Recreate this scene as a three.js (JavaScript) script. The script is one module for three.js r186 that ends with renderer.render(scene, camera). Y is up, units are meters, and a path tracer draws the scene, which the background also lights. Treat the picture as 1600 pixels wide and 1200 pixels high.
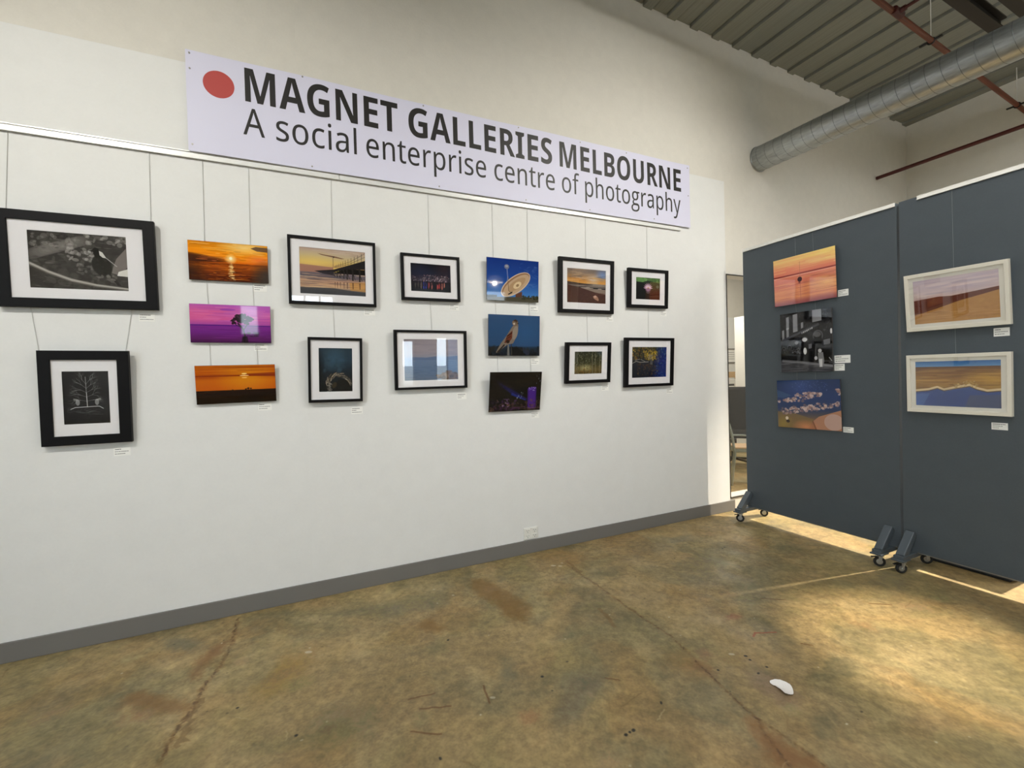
import * as THREE from 'three';
import { mergeGeometries } from 'three/addons/utils/BufferGeometryUtils.js';
import { RoundedBoxGeometry } from 'three/addons/geometries/RoundedBoxGeometry.js';
import { RectAreaLightUniformsLib } from 'three/addons/lights/RectAreaLightUniformsLib.js';
import { FontLoader } from 'three/addons/loaders/FontLoader.js';

// ───────── camera, sky, exposure ─────────
// The white hanging wall is the plane z = 0, x runs along it to the right, y is up, the camera stands at z = 3.19.
const scene = new THREE.Scene();
const camera = new THREE.PerspectiveCamera(THREE.MathUtils.radToDeg(2 * Math.atan(600 / 700.6)), 4 / 3, 0.05, 100);
camera.position.set(0, 1.4, 3.189);
camera.rotation.order = 'YXZ';
camera.rotation.set(-0.01422, -0.429355, -0.026755);
scene.background = new THREE.Color().setRGB(8.0, 9.3, 10.3);      // bright overcast sky
const renderer = new THREE.WebGLRenderer();
renderer.toneMapping = THREE.LinearToneMapping;
renderer.toneMappingExposure = 1.0;
renderer.shadowMap.enabled = true;
const POWER = { left: 15, right: 16.5, pool: 128, panel: 6, behind: 165, down: 26.5, up: 6, downBehind: 85, upBehind: 90 };   // lamp intensities; the down and up entries feed added fill battens
RectAreaLightUniformsLib.init();

// ───────── helpers ─────────
let seed = 20240611;
const rnd = () => { seed = (seed * 1664525 + 1013904223) >>> 0; return seed / 4294967296; };
const rr = (a, b) => a + (b - a) * rnd();
const C = (h) => new THREE.Color(h);
const L3 = (r, g, b) => new THREE.Color().setRGB(r, g, b);
const M = (color, roughness = 0.7, metalness = 0, extra = {}) => new THREE.MeshStandardMaterial({ color, roughness, metalness, ...extra });
const used = new Map();
function numbered(name) {
  const n = used.get(name) ?? 0; used.set(name, n + 1);
  return n ? name + '_' + String(n).padStart(3, '0') : name;
}
function mesh(name, geo, mat, parent = scene) {
  if (Array.isArray(geo)) geo = geo.length > 1 ? mergeGeometries(geo.map((g) => (g.index ? g.toNonIndexed() : g))) : geo[0];
  const m = new THREE.Mesh(geo, mat);
  m.name = parent === scene ? numbered(name) : name;
  m.castShadow = m.receiveShadow = true;
  parent.add(m);
  return m;
}
function tag(o, label, category, group) { o.userData.label = label; o.userData.category = category; if (group) o.userData.group = group; return o; }
function thing(name, label, category, pos = [0, 0, 0], group) {
  const g = new THREE.Group(); g.name = numbered(name); g.position.set(...pos); scene.add(g);
  return tag(g, label, category, group);
}
function part(name, parent) { const g = new THREE.Group(); g.name = name; parent.add(g); return g; }
function struct(o, label, category) { o.userData.kind = 'structure'; if (label) { o.userData.label = label; o.userData.category = category; } return o; }
const box = (x0, x1, y0, y1, z0, z1) => new THREE.BoxGeometry(x1 - x0, y1 - y0, z1 - z0).translate((x0 + x1) / 2, (y0 + y1) / 2, (z0 + z1) / 2);
const rbox = (x0, x1, y0, y1, z0, z1, r = 0.003, s = 2) => new RoundedBoxGeometry(x1 - x0, y1 - y0, z1 - z0, s, r).translate((x0 + x1) / 2, (y0 + y1) / 2, (z0 + z1) / 2);
const V = (x, y, z) => new THREE.Vector3(x, y, z);
const tube = (pts, r, seg = 24, rad = 8) => new THREE.TubeGeometry(new THREE.CatmullRomCurve3(pts), seg, r, rad, false);
function bar(a, b, w, h) {            // rectangular bar between two points
  const d = b.clone().sub(a), len = d.length();
  const g = new RoundedBoxGeometry(w, h, len, 1, Math.min(w, h) * 0.12);
  const m = new THREE.Matrix4().lookAt(a, b, V(0, 1, 0)); m.setPosition(a.clone().add(b).multiplyScalar(0.5));
  return g.applyMatrix4(m);
}
function rod(a, b, r, rad = 12) {
  const d = b.clone().sub(a);
  const g = new THREE.CylinderGeometry(r, r, d.length(), rad);
  g.applyQuaternion(new THREE.Quaternion().setFromUnitVectors(V(0, 1, 0), d.clone().normalize()));
  const c = a.clone().add(b).multiplyScalar(0.5);
  return g.translate(c.x, c.y, c.z);
}
function rectShape(x0, x1, y0, y1) { const s = new THREE.Shape(); s.moveTo(x0, y0); s.lineTo(x1, y0); s.lineTo(x1, y1); s.lineTo(x0, y1); s.closePath(); return s; }
function rectHole(x0, x1, y0, y1) { const s = new THREE.Path(); s.moveTo(x0, y0); s.lineTo(x0, y1); s.lineTo(x1, y1); s.lineTo(x1, y0); s.closePath(); return s; }
function plate(outer, holes, depth, bevel = 0) {   // rectangle with rectangular holes, z from 0 to depth
  const s = rectShape(...outer); for (const h of holes) s.holes.push(rectHole(...h));
  return new THREE.ExtrudeGeometry(s, bevel ? { depth: depth - 2 * bevel, bevelEnabled: true, bevelThickness: bevel, bevelSize: bevel, bevelOffset: -bevel, bevelSegments: 2 } : { depth, bevelEnabled: false }).translate(0, 0, bevel);
}
// value noise, periodic
function noiseGrid(n) { const g = new Float32Array(n * n); for (let i = 0; i < n * n; i++) g[i] = rnd(); return g; }
const NG = 256, grid0 = noiseGrid(NG), grid1 = noiseGrid(NG);
function vn(g, x, y) {
  const xi = Math.floor(x), yi = Math.floor(y); let fx = x - xi, fy = y - yi;
  fx = fx * fx * (3 - 2 * fx); fy = fy * fy * (3 - 2 * fy);
  const a = xi & 255, b = (xi + 1) & 255, c = (yi & 255) * NG, d = ((yi + 1) & 255) * NG;
  const p = g[c + a] + (g[c + b] - g[c + a]) * fx, q = g[d + a] + (g[d + b] - g[d + a]) * fx;
  return p + (q - p) * fy;
}
function fbm(g, x, y, o) { let s = 0, a = 0.5, t = 0; for (let i = 0; i < o; i++) { s += a * vn(g, x, y); t += a; a *= 0.5; x = x * 2.03 + 17.3; y = y * 2.03 + 5.1; } return s / t; }
const clamp = (v, a = 0, b = 1) => Math.min(b, Math.max(a, v));
const smooth = (a, b, v) => { const t = clamp((v - a) / (b - a)); return t * t * (3 - 2 * t); };
function dataTex(w, h, fn, srgb) {
  const d = new Uint8Array(w * h * 4);
  for (let j = 0; j < h; j++) for (let i = 0; i < w; i++) { const c = fn(i, j), k = (j * w + i) * 4; d[k] = clamp(c[0], 0, 255); d[k + 1] = clamp(c[1], 0, 255); d[k + 2] = clamp(c[2], 0, 255); d[k + 3] = 255; }
  const t = new THREE.DataTexture(d, w, h); t.magFilter = THREE.LinearFilter; t.minFilter = THREE.LinearFilter; t.wrapS = t.wrapT = THREE.RepeatWrapping;
  if (srgb) t.colorSpace = THREE.SRGBColorSpace; t.needsUpdate = true; return t;
}
function uvWorld(geo, ax, ay, sx = 1, sy = 1, ox = 0, oy = 0) {
  const p = geo.attributes.position, uv = new Float32Array(p.count * 2), get = { x: 'getX', y: 'getY', z: 'getZ' };
  for (let i = 0; i < p.count; i++) { uv[2 * i] = (p[get[ax]](i) - ox) * sx; uv[2 * i + 1] = (p[get[ay]](i) - oy) * sy; }
  geo.setAttribute('uv', new THREE.BufferAttribute(uv, 2)); return geo;
}

// ───────── materials ─────────
const plasterBump = dataTex(512, 512, (i, j) => { const v = 128 + 110 * (fbm(grid0, i * 0.5, j * 0.5, 2) - 0.5) + 60 * (fbm(grid1, i / 32, j / 32, 3) - 0.5); return [v, v, v]; });
const wallMap = (r, g, b, amp) => dataTex(512, 512, (i, j) => { const n = 1 + amp * (fbm(grid1, i / 16, j / 16, 4) - 0.5) + amp * 0.5 * (fbm(grid0, i / 2, j / 2, 2) - 0.5); return [r * n, g * n, b * n]; }, true);
const whiteWall = new THREE.MeshStandardMaterial({ map: wallMap(226, 227, 225, 0.018), roughness: 0.62, bumpMap: plasterBump, bumpScale: 0.0006 });
const creamWall = new THREE.MeshStandardMaterial({ map: wallMap(220, 217, 208, 0.03), roughness: 0.85, bumpMap: plasterBump, bumpScale: 0.0012 });
const baseGrey = M(C('#716f6b'), 0.5);
const panelMap = dataTex(512, 512, (i, j) => { const n = 1 + 0.05 * (fbm(grid1, i / 24, j / 24, 4) - 0.5) + 0.05 * (fbm(grid0, i / 1.5, j / 1.5, 2) - 0.5); return [72 * n, 80 * n, 86 * n]; }, true);
const panelGrey = new THREE.MeshStandardMaterial({ map: panelMap, roughness: 0.6, bumpMap: plasterBump, bumpScale: 0.0004 });
const steelGrey = M(C('#4e575e'), 0.42, 0.1);
const whitePaint = M(C('#e9e7e1'), 0.45);
const alu = M(C('#d4d4d0'), 0.38, 0.35);
const blackFrame = new THREE.MeshPhysicalMaterial({ color: C('#0a090b'), roughness: 0.5, specularIntensity: 0.35 });
const whiteFrame = M(C('#ded9cb'), 0.55);
const matBoard = M(C('#e9e8ea'), 0.9);
const glass = new THREE.MeshPhysicalMaterial({ color: 0xffffff, transmission: 1, thickness: 0, roughness: 0.0, ior: 1.5 });
const wireMat = M(C('#c6c6c2'), 0.5);
const panelWire = M(C('#7d8486'), 0.5);
const cardWhite = M(C('#eeeeea'), 0.8);
const rubber = M(C('#1b1b1b'), 0.7);
const zinc = M(C('#b9bbbb'), 0.3, 0.9);
const sprinklerRed = new THREE.MeshStandardMaterial({ map: dataTex(128, 128, (i, j) => { const n = 0.8 + 0.5 * fbm(grid0, i / 6, j / 6, 3); return [104 * n, 52 * n, 30 * n]; }, true), roughness: 0.5 });
const darkRed = M(C('#4a1712'), 0.5);
const darkSteel = M(C('#2e2924'), 0.65, 0.1);
const lampBlack = M(C('#1d1d1f'), 0.5);

// ───────── the setting ─────────
const X0 = -5, X1 = 7.26, Z1 = 8.5, roofY = (x) => 4.846 - 0.04 * x;

// floor: worn sealed concrete with slab joints, brown and grey stains, scratches, drips of paint
const FX0 = -2.6, FX1 = 4.6, FZ1 = 3.6, FW = 2048, FH = 1024, PPM = FW / (FX1 - FX0);
const fcv = document.createElement('canvas'); fcv.width = FW; fcv.height = FH;
const fcx = fcv.getContext('2d');
{
  const img = fcx.createImageData(FW, FH), d = img.data;
  for (let j = 0; j < FH; j++) for (let i = 0; i < FW; i++) {
    const x = i / PPM, z = j / PPM;
    const wx = x + 0.35 * (fbm(grid0, x * 1.7, z * 1.7, 3) - 0.5), wz = z + 0.35 * (fbm(grid1, x * 1.7 + 9, z * 1.7, 3) - 0.5);
    const big = fbm(grid0, wx * 1.6 + 3, wz * 1.6, 5), mid = fbm(grid1, wx * 6, wz * 6 + 40, 5), fine = fbm(grid0, x * 38, z * 38, 4), grit = fbm(grid1, x * 130, z * 130, 2);
    const m = (f, ox, g, lo, hi, o = 6) => smooth(lo, hi, fbm(g, wx * f + ox, wz * f + ox * 0.37, o));
    const grey = m(3.1, 30, grid1, 0.46, 0.66), brown = m(2.6, 60, grid0, 0.56, 0.68), pale = m(4.6, 80, grid1, 0.52, 0.7), olive = m(3.8, 120, grid0, 0.46, 0.66), rust = m(7.5, 150, grid1, 0.56, 0.72);
    let r = 152, g = 131, b = 89;
    const mix = (R, G, B, a) => { r += (R - r) * a; g += (G - g) * a; b += (B - b) * a; };
    mix(128, 117, 76, olive * 0.55); mix(112, 105, 76, grey * 0.55); mix(134, 104, 60, brown * 0.35); mix(172, 153, 110, pale * 0.4); mix(150, 119, 78, rust * 0.18);
    const n = 0.78 + 0.18 * big + 0.20 * mid + 0.17 * (fine - 0.5) * 2 + 0.09 * (grit - 0.5) * 2;
    const k = (j * FW + i) * 4; d[k] = clamp(r * n, 0, 255); d[k + 1] = clamp(g * n, 0, 255); d[k + 2] = clamp(b * n, 0, 255); d[k + 3] = 255;
  }
  fcx.putImageData(img, 0, 0);
  const px = ([x, z]) => [(x - FX0) * PPM, z * PPM];
  const brown = '118,84,42';
  function stain(poly, rgb, alpha, grow = 1) {
    const P = poly.map(px), cx = P.reduce((s, p) => s + p[0], 0) / P.length, cz = P.reduce((s, p) => s + p[1], 0) / P.length;
    for (let l = 0; l < 9; l++) {
      fcx.globalAlpha = alpha / (rgb === brown ? 5 : 8); fcx.fillStyle = `rgb(${rgb})`; fcx.beginPath();
      const crisp = rgb === brown, sc = grow * (crisp ? rr(0.8, 1.12) : rr(0.5, 1.25));
      for (let e = 0; e < P.length; e++) for (let s = 0; s < 6; s++) {
        const a = P[e], b = P[(e + 1) % P.length], t = s / 6, q = [a[0] + (b[0] - a[0]) * t, a[1] + (b[1] - a[1]) * t];
        const jx = cx + (q[0] - cx) * sc + rr(-10, 10), jz = cz + (q[1] - cz) * sc + rr(-10, 10);
        if (e || s) fcx.lineTo(jx, jz); else fcx.moveTo(jx, jz);
      }
      fcx.fill();
    }
    fcx.globalAlpha = 1;
  }
  function joint(line, rgb, w, alpha, jit) {    // a cracked joint: broken, uneven width
    const P = line.map(px); fcx.strokeStyle = `rgb(${rgb})`;
    for (let e = 0; e < P.length - 1; e++) for (let s = 0; s < 14; s++) {
      const q = (t) => [P[e][0] + (P[e + 1][0] - P[e][0]) * t + rr(-jit, jit), P[e][1] + (P[e + 1][1] - P[e][1]) * t + rr(-jit, jit)];
      if (rnd() < 0.22) continue;
      fcx.globalAlpha = alpha * rr(0.25, 1); fcx.lineWidth = w * rr(0.4, 1.5); fcx.beginPath(); fcx.moveTo(...q(s / 14)); fcx.lineTo(...q((s + 1.2) / 14)); fcx.stroke();
    }
    fcx.globalAlpha = 1;
  }
  function scratch(line, rgb, w, alpha, jit = 1.5) {
    const P = line.map(px); fcx.globalAlpha = alpha; fcx.strokeStyle = `rgb(${rgb})`; fcx.lineWidth = w; fcx.beginPath();
    for (let e = 0; e < P.length - 1; e++) for (let s = 0; s <= 8; s++) { const t = s / 8, x = P[e][0] + (P[e + 1][0] - P[e][0]) * t + rr(-jit, jit), y = P[e][1] + (P[e + 1][1] - P[e][1]) * t + rr(-jit, jit); if (e || s) fcx.lineTo(x, y); else fcx.moveTo(x, y); }
    fcx.stroke(); fcx.globalAlpha = 1;
  }
  const dark = '96,94,80', red = '128,62,48';
  stain([[-0.79, 0.618], [-0.747, 0.607], [-0.615, 0.715], [-0.515, 0.801], [-0.516, 0.851], [-0.618, 0.8], [-0.729, 0.715]], brown, 0.6);
  stain([[-0.493, 0.337], [-0.423, 0.306], [-0.451, 0.421], [-0.506, 0.51], [-0.514, 0.613], [-0.547, 0.57], [-0.541, 0.435]], brown, 0.55);
  stain([[-0.183, 0.702], [-0.147, 0.546], [-0.04, 0.691], [-0.045, 0.799], [-0.147, 0.873], [-0.235, 0.898], [-0.255, 0.818]], '140,104,58', 0.5);
  stain([[-0.3, 0.86], [-0.22, 0.7], [-0.1, 0.62], [0.0, 0.56], [0.05, 0.62], [-0.05, 0.8], [-0.2, 0.98]], '150,116,70', 0.3);
  stain([[0.546, 0.628], [0.607, 0.607], [0.675, 0.732], [0.638, 0.771], [0.563, 0.711]], brown, 0.65);
  stain([[0.999, 0.222], [1.078, 0.264], [1.16, 0.567], [1.197, 0.767], [1.093, 0.89], [1.015, 0.795], [1.019, 0.586], [0.955, 0.41]], brown, 0.65);
  stain([[1.584, 0.066], [1.824, 0.03], [1.977, 0.192], [1.801, 0.412], [1.635, 0.323]], '136,98,52', 0.5);
  stain([[1.588, 1.939], [1.585, 2.011], [1.589, 2.098], [1.619, 2.205], [1.576, 2.199], [1.467, 2.145], [1.505, 2.056]], brown, 0.8);
  stain([[1.595, 1.468], [1.7, 1.492], [1.704, 1.608], [1.625, 1.698], [1.561, 1.665], [1.55, 1.557]], '138,100,54', 0.5);
  stain([[1.63, 1.6], [1.68, 1.58], [1.7, 1.66], [1.66, 1.7]], '104,72,34', 0.7);
  for (const [p, a] of [[[[-0.764, 0.131], [-0.658, 0.151], [-0.546, 0.277], [-0.59, 0.35], [-0.706, 0.259]], 0.6], [[[-0.015, 1.074], [0.114, 1.095], [0.26, 1.212], [0.213, 1.361], [0.049, 1.348], [-0.04, 1.235]], 0.34], [[[1.063, 1.362], [1.252, 1.405], [1.223, 1.494], [0.988, 1.638], [0.852, 1.663], [0.854, 1.609]], 0.3], [[[2.745, 0.258], [2.99, 0.304], [2.875, 0.414], [2.685, 0.393]], 0.6], [[[0.83, 1.135], [0.887, 1.164], [0.854, 1.307], [0.779, 1.293]], 0.45], [[[0.102, 0.28], [0.568, 0.256], [0.792, 0.373], [0.71, 0.513], [0.375, 0.462]], 0.35], [[[1.914, 1.688], [1.935, 1.805], [1.9, 1.974], [1.758, 1.985], [1.755, 1.811]], 0.4], [[[3.3, 1.5], [3.55, 1.45], [3.6, 1.6], [3.35, 1.66]], 0.35], [[[2.3, 0.75], [2.75, 0.6], [2.9, 0.8], [2.45, 0.95]], 0.35]]) stain(p, dark, a);
  for (let k = 0; k < 90; k++) { const x = rr(FX0, FX1), z = rr(0.05, FZ1), s = rr(0.02, 0.09), P = []; for (let a = 0; a < 7; a++) P.push([x + s * rr(0.4, 1.3) * Math.cos(a * 0.9), z + s * rr(0.3, 0.9) * Math.sin(a * 0.9)]); stain(P, k % 3 === 0 ? '180,160,118' : k % 3 === 1 ? '126,96,54' : '104,102,88', rr(0.15, 0.35)); }
  stain([[2.162, 1.375], [2.217, 1.381], [2.209, 1.4], [2.151, 1.393]], red, 0.6);
  scratch([[2.1, 1.57], [2.14, 1.553], [2.246, 1.6]], '150,66,40', 3, 0.7, 0.5);
  stain([[0.772, 1.51], [0.825, 1.524], [0.811, 1.568], [0.764, 1.556]], red, 0.35);
  stain([[1.748, 1.528], [1.799, 1.542], [1.771, 1.587], [1.723, 1.591]], '140,92,66', 0.5);
  // the two slab joints, cracked and filled
  for (const [w, a, c] of [[9, 0.25, '112,80,40'], [5, 0.45, '98,68,34'], [2, 0.6, '66,46,26']]) {
    joint([[-0.417, 0.06], [-0.412, 0.345], [-0.432, 0.547], [-0.476, 0.682], [-0.493, 0.855], [-0.527, 0.955], [-0.537, 1.136], [-0.56, 1.9], [-0.55, 3.6]], c, w, a, 3);
    joint([[1.715, 0.3], [1.723, 0.683], [1.714, 1.054], [1.721, 1.237], [1.725, 1.378], [1.682, 1.57], [1.656, 1.688], [1.628, 1.815], [1.611, 1.95], [1.51, 2.151], [1.48, 2.6], [1.5, 3.6]], c, w * 0.7, a, 2.5);
    joint([[1.611, 1.95], [1.624, 2.099], [1.621, 2.215], [1.63, 3.0]], c, w * 0.5, a, 2.5);
  }
  scratch([[-0.472, 0.779], [-0.488, 0.877], [-0.487, 0.994], [-0.494, 1.061]], '84,60,30', 5, 0.35, 4);
  scratch([[1.555, 0.954], [1.541, 1.068], [1.512, 1.165]], '110,78,38', 6, 0.45);
  scratch([[1.75, 0.26], [1.735, 0.5]], '106,76,36', 7, 0.5);
  for (const s of [[[0.364, 1.213], [0.48, 1.227]], [[0.394, 1.292], [0.522, 1.335]], [[0.331, 1.395], [0.442, 1.468]], [[0.692, 1.273], [0.673, 1.399]], [[1.213, 1.484], [1.262, 1.528]], [[2.5, 1.32], [2.62, 1.4]], [[2.26, 1.72], [2.3, 1.76]], [[3.0, 1.65], [3.1, 1.72]]]) scratch(s, '92,58,30', 2.4, 0.65, 0.7);
  for (let k = 0; k < 320; k++) { const x = rr(FX0, FX1), z = rr(0, FZ1), a = rr(0, 6.3), l = rr(0.02, 0.16); scratch([[x, z], [x + l * Math.cos(a), z + l * Math.sin(a) * 0.6]], k % 4 ? '104,78,44' : '196,180,140', rr(0.7, 1.8), rr(0.15, 0.4), 1); }
  for (const [x, z] of [[-0.315, 0.927], [-0.08, 1.212], [1.33, 1.721], [1.087, 1.791], [1.109, 1.787], [1.128, 1.786], [1.923, 1.664], [1.915, 1.694], [1.937, 1.765], [1.862, 1.778], [1.717, 1.679], [0.959, 1.345], [2.96, 0.652], [2.995, 0.641], [0.407, 1.574], [0.649, 0.858]]) { fcx.fillStyle = 'rgb(34,32,26)'; fcx.beginPath(); fcx.ellipse(...px([x, z]), rr(1.3, 2.8), rr(1.2, 2.2), rr(0, 3), 0, 7); fcx.fill(); }
  for (let k = 0; k < 260; k++) { fcx.globalAlpha = rr(0.3, 0.8); fcx.fillStyle = k % 3 ? 'rgb(60,52,38)' : 'rgb(214,208,190)'; fcx.beginPath(); fcx.ellipse(...px([rr(FX0, FX1), rr(0, FZ1)]), rr(0.8, 2), rr(0.8, 1.6), 0, 0, 7); fcx.fill(); }
  fcx.globalAlpha = 0.55;
  for (const [x, z, s] of [[-0.033, 0.628, 4], [0.822, 0.389, 2], [1.875, 1.623, 3], [0.731, 0.252, 2], [0.7, 1.369, 2.5], [1.62, 0.3, 4], [1.66, 0.33, 3], [1.7, 0.29, 2]]) { fcx.fillStyle = 'rgb(206,200,184)'; fcx.beginPath(); fcx.ellipse(...px([x, z]), s * 1.4, s * 0.8, 0.5, 0, 7); fcx.fill(); }
  fcx.globalAlpha = 1;
}
const floorTex = new THREE.CanvasTexture(fcv); floorTex.colorSpace = THREE.SRGBColorSpace; floorTex.wrapS = floorTex.wrapT = THREE.MirroredRepeatWrapping; floorTex.flipY = false;
const floorBump = dataTex(512, 512, (i, j) => { const v = 128 + 120 * (fbm(grid1, i / 8, j / 8, 4) - 0.5) + 60 * (fbm(grid0, i / 1.5, j / 1.5, 2) - 0.5); return [v, v, v]; });
floorBump.repeat.set(3.6, 1.8);
const floorRough = dataTex(512, 512, (i, j) => { const v = 140 + 110 * (fbm(grid0, i / 20 + 7, j / 20, 5) - 0.4) + 20 * (fbm(grid1, i, j, 1) - 0.5); return [v, v, v]; });
floorRough.repeat.set(2.2, 1.1);
const concrete = new THREE.MeshStandardMaterial({ map: floorTex, roughness: 1.0, roughnessMap: floorRough, bumpMap: floorBump, bumpScale: 0.0015 });
struct(mesh('floor', uvWorld(box(X0 - 0.2, 9.7, -0.2, 0, -4.2, Z1 + 0.2), 'x', 'z', 1 / (FX1 - FX0), 1 / FZ1, FX0, 0), concrete));

// building wall behind the lining, cream paint, with an internal window at its right
{
  const s = new THREE.Shape([[X0 - 0.2, 0], [X1 + 0.2, 0], [X1 + 0.2, 5.2], [X0 - 0.2, 5.2]].map((p) => new THREE.Vector2(...p)));
  s.holes.push(rectHole(3.862, 5.1, 0.118, 2.385));
  struct(mesh('wall_north', uvWorld(new THREE.ExtrudeGeometry(s, { depth: 0.16, bevelEnabled: false }).translate(0, 0, -0.18), 'x', 'y', 0.5, 0.5), creamWall));
}
// white hanging wall (lining), stops short of the building wall's corner
struct(mesh('wall_gallery', uvWorld(rbox(X0, 3.845, 0, 3.3, -0.02, 0, 0.003), 'x', 'y', 0.4, 0.4), whiteWall));
struct(mesh('baseboard_north', rbox(X0, 3.9, 0, 0.105, 0, 0.012, 0.003), baseGrey));
struct(mesh('wall_east', uvWorld(box(X1, X1 + 0.2, 0, 5.2, -0.02, Z1 + 0.2), 'z', 'y', 0.5, 0.5), creamWall));
{
  const s = rectShape(-0.02, Z1 + 0.2, 0, 5.2); s.holes.push(rectHole(4.0, 7.4, 0.9, 2.8));  // opening for the added fill window
  const g = new THREE.ExtrudeGeometry(s, { depth: 0.2, bevelEnabled: false }).applyMatrix4(new THREE.Matrix4().makeBasis(V(0, 0, 1), V(0, 1, 0), V(-1, 0, 0)).setPosition(X0, 0, 0));
  struct(mesh('wall_west', uvWorld(g, 'z', 'y', 0.5, 0.5), creamWall));
}
const WIN = [[-0.32, 0.68, 2.3, 3.1], [2.22, 2.58, 0.62, 1.86], [3.12, 3.8, 0.72, 1.95], [4.5, 5.2, 2.0, 2.75], [-1.34, -0.92, 1.9, 2.62]];
{
  const s = new THREE.Shape([[X0 - 0.2, 0], [X1 + 0.2, 0], [X1 + 0.2, 5.2], [X0 - 0.2, 5.2]].map((p) => new THREE.Vector2(...p)));
  for (const w of WIN) s.holes.push(rectHole(...w));
  struct(mesh('wall_south', uvWorld(new THREE.ExtrudeGeometry(s, { depth: 0.2, bevelEnabled: false }).translate(0, 0, Z1), 'x', 'y', 0.5, 0.5), M(C('#857f75'), 0.85)));
}
// ceiling: troughed steel deck, troughs run along z, falls gently to the right
{
  const pts = []; const pitch = 0.286; let x = 2.876 - 27 * pitch; const lo = 0, hi = 0.022;
  const top = [];
  while (x < X1 + 0.15) {
    for (const [dx, dy] of [[0, lo], [0.094, lo], [0.098, hi + 0.02], [0.112, hi + 0.02], [0.116, hi], [0.27, hi], [0.274, hi + 0.02], [0.283, hi + 0.02]]) if (x + dx > X0 - 0.1) pts.push([x + dx, roofY(x + dx) + dy]);
    x += pitch;
  }
  for (const p of pts) top.unshift([p[0], roofY(p[0]) + 0.11]);
  const s = new THREE.Shape([...pts, ...[top[0], top[top.length - 1]]].map((p) => new THREE.Vector2(...p)));
  const deck = new THREE.MeshStandardMaterial({ map: dataTex(256, 256, (i, j) => { const n = 0.93 + 0.14 * fbm(grid0, i / 1.2, j / 40, 3); return [138 * n, 140 * n, 132 * n]; }, true), roughness: 0.55, metalness: 0.1 });
  struct(mesh('ceiling', uvWorld(new THREE.ExtrudeGeometry(s, { depth: Z1 + 0.3, bevelEnabled: false }).translate(0, 0, -0.02), 'x', 'z', 0.8, 0.3), deck));
}
// windows in the south wall, behind the camera (they show in the picture glass)
function windowIn(n, x0, x1, y0, y1, z, cols, rows, label) {
  const g = new THREE.Group(); g.name = 'window_' + n; scene.add(g); struct(g, label, 'window');
  g.position.set((x0 + x1) / 2, y0, z);
  const w = x1 - x0, h = y1 - y0, f = 0.05, fm = M(C('#b9b6ae'), 0.4, 0.3);
  mesh('window_frame', plate([-w / 2, w / 2, 0, h], [[-w / 2 + f, w / 2 - f, f, h - f]], 0.07), fm, g);
  for (let c = 1; c < cols; c++) mesh('mullion', box(-w / 2 + (w * c) / cols - 0.025, -w / 2 + (w * c) / cols + 0.025, f, h - f, 0.01, 0.06), fm, g);
  for (let r = 1; r < rows; r++) mesh('transom', box(-w / 2 + f, w / 2 - f, (h * r) / rows - 0.02, (h * r) / rows + 0.02, 0.012, 0.058), fm, g);
  for (let c = 0; c < cols; c++) mesh('pane', box(-w / 2 + (w * c) / cols + 0.02, -w / 2 + (w * (c + 1)) / cols - 0.02, f, h - f, 0.03, 0.034), glass, g);
  return g;
}
windowIn(2, ...WIN[0], Z1 + 0.06, 3, 1, 'high three-pane window behind the camera');
windowIn(7, ...WIN[4], Z1 + 0.06, 1, 1, 'narrow high window behind the camera');
windowIn(3, ...WIN[1], Z1 + 0.06, 1, 1, 'narrow upright window behind the camera');
windowIn(4, ...WIN[2], Z1 + 0.06, 2, 1, 'low two-pane window behind the camera');
windowIn(5, ...WIN[3], Z1 + 0.06, 1, 1, 'small high window behind the camera');
const addedWestWindow = windowIn(6, -1.7, 1.7, 0.9, 2.8, 0, 4, 1, 'added four-pane fill window in the left side wall, unseen behind the camera'); addedWestWindow.position.set(X0 - 0.06, 0.9, 5.7); addedWestWindow.rotation.y = -Math.PI / 2;  // window added for daylight on the low left of the white wall
{
  const t = thing('street_shed', 'blue-grey shed across the street, seen mirrored in picture glass', 'building', [8.3, 0, 15]);
  mesh('shed_wall', box(-2.6, 3, -0.05, 2.5, -1, 1), M(C('#5d6f88'), 0.8), t); mesh('shed_roof', [bar(V(0.2, 2.55, -1.15), V(0.2, 2.55, 1.15), 5.9, 0.1)], M(C('#4a5666'), 0.7), t);
  mesh('shed_door', box(-0.9, 0.1, -0.04, 2.05, -1.03, -1), M(C('#7d6a58'), 0.7), t);
}
struct(mesh('pavement', box(-30, 30, -0.3, -0.05, Z1 + 0.21, 40), M(C('#8d8a84'), 0.9)));

// internal window beside the display panel: pane, thin dark frame
{
  const g = new THREE.Group(); g.name = 'window_1'; scene.add(g); g.position.set(4.481, 0.118, -0.03); struct(g, 'tall internal window between white wall and grey display panel', 'window');
  mesh('window_frame', plate([-0.619, 0.619, 0, 2.267], [[-0.611, 0.611, 0.008, 2.259]], 0.02), M(C('#2a2826'), 0.5), g);
  mesh('pane', box(-0.611, 0.611, 0.008, 2.259, 0.008, 0.013), glass, g);
}
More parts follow.
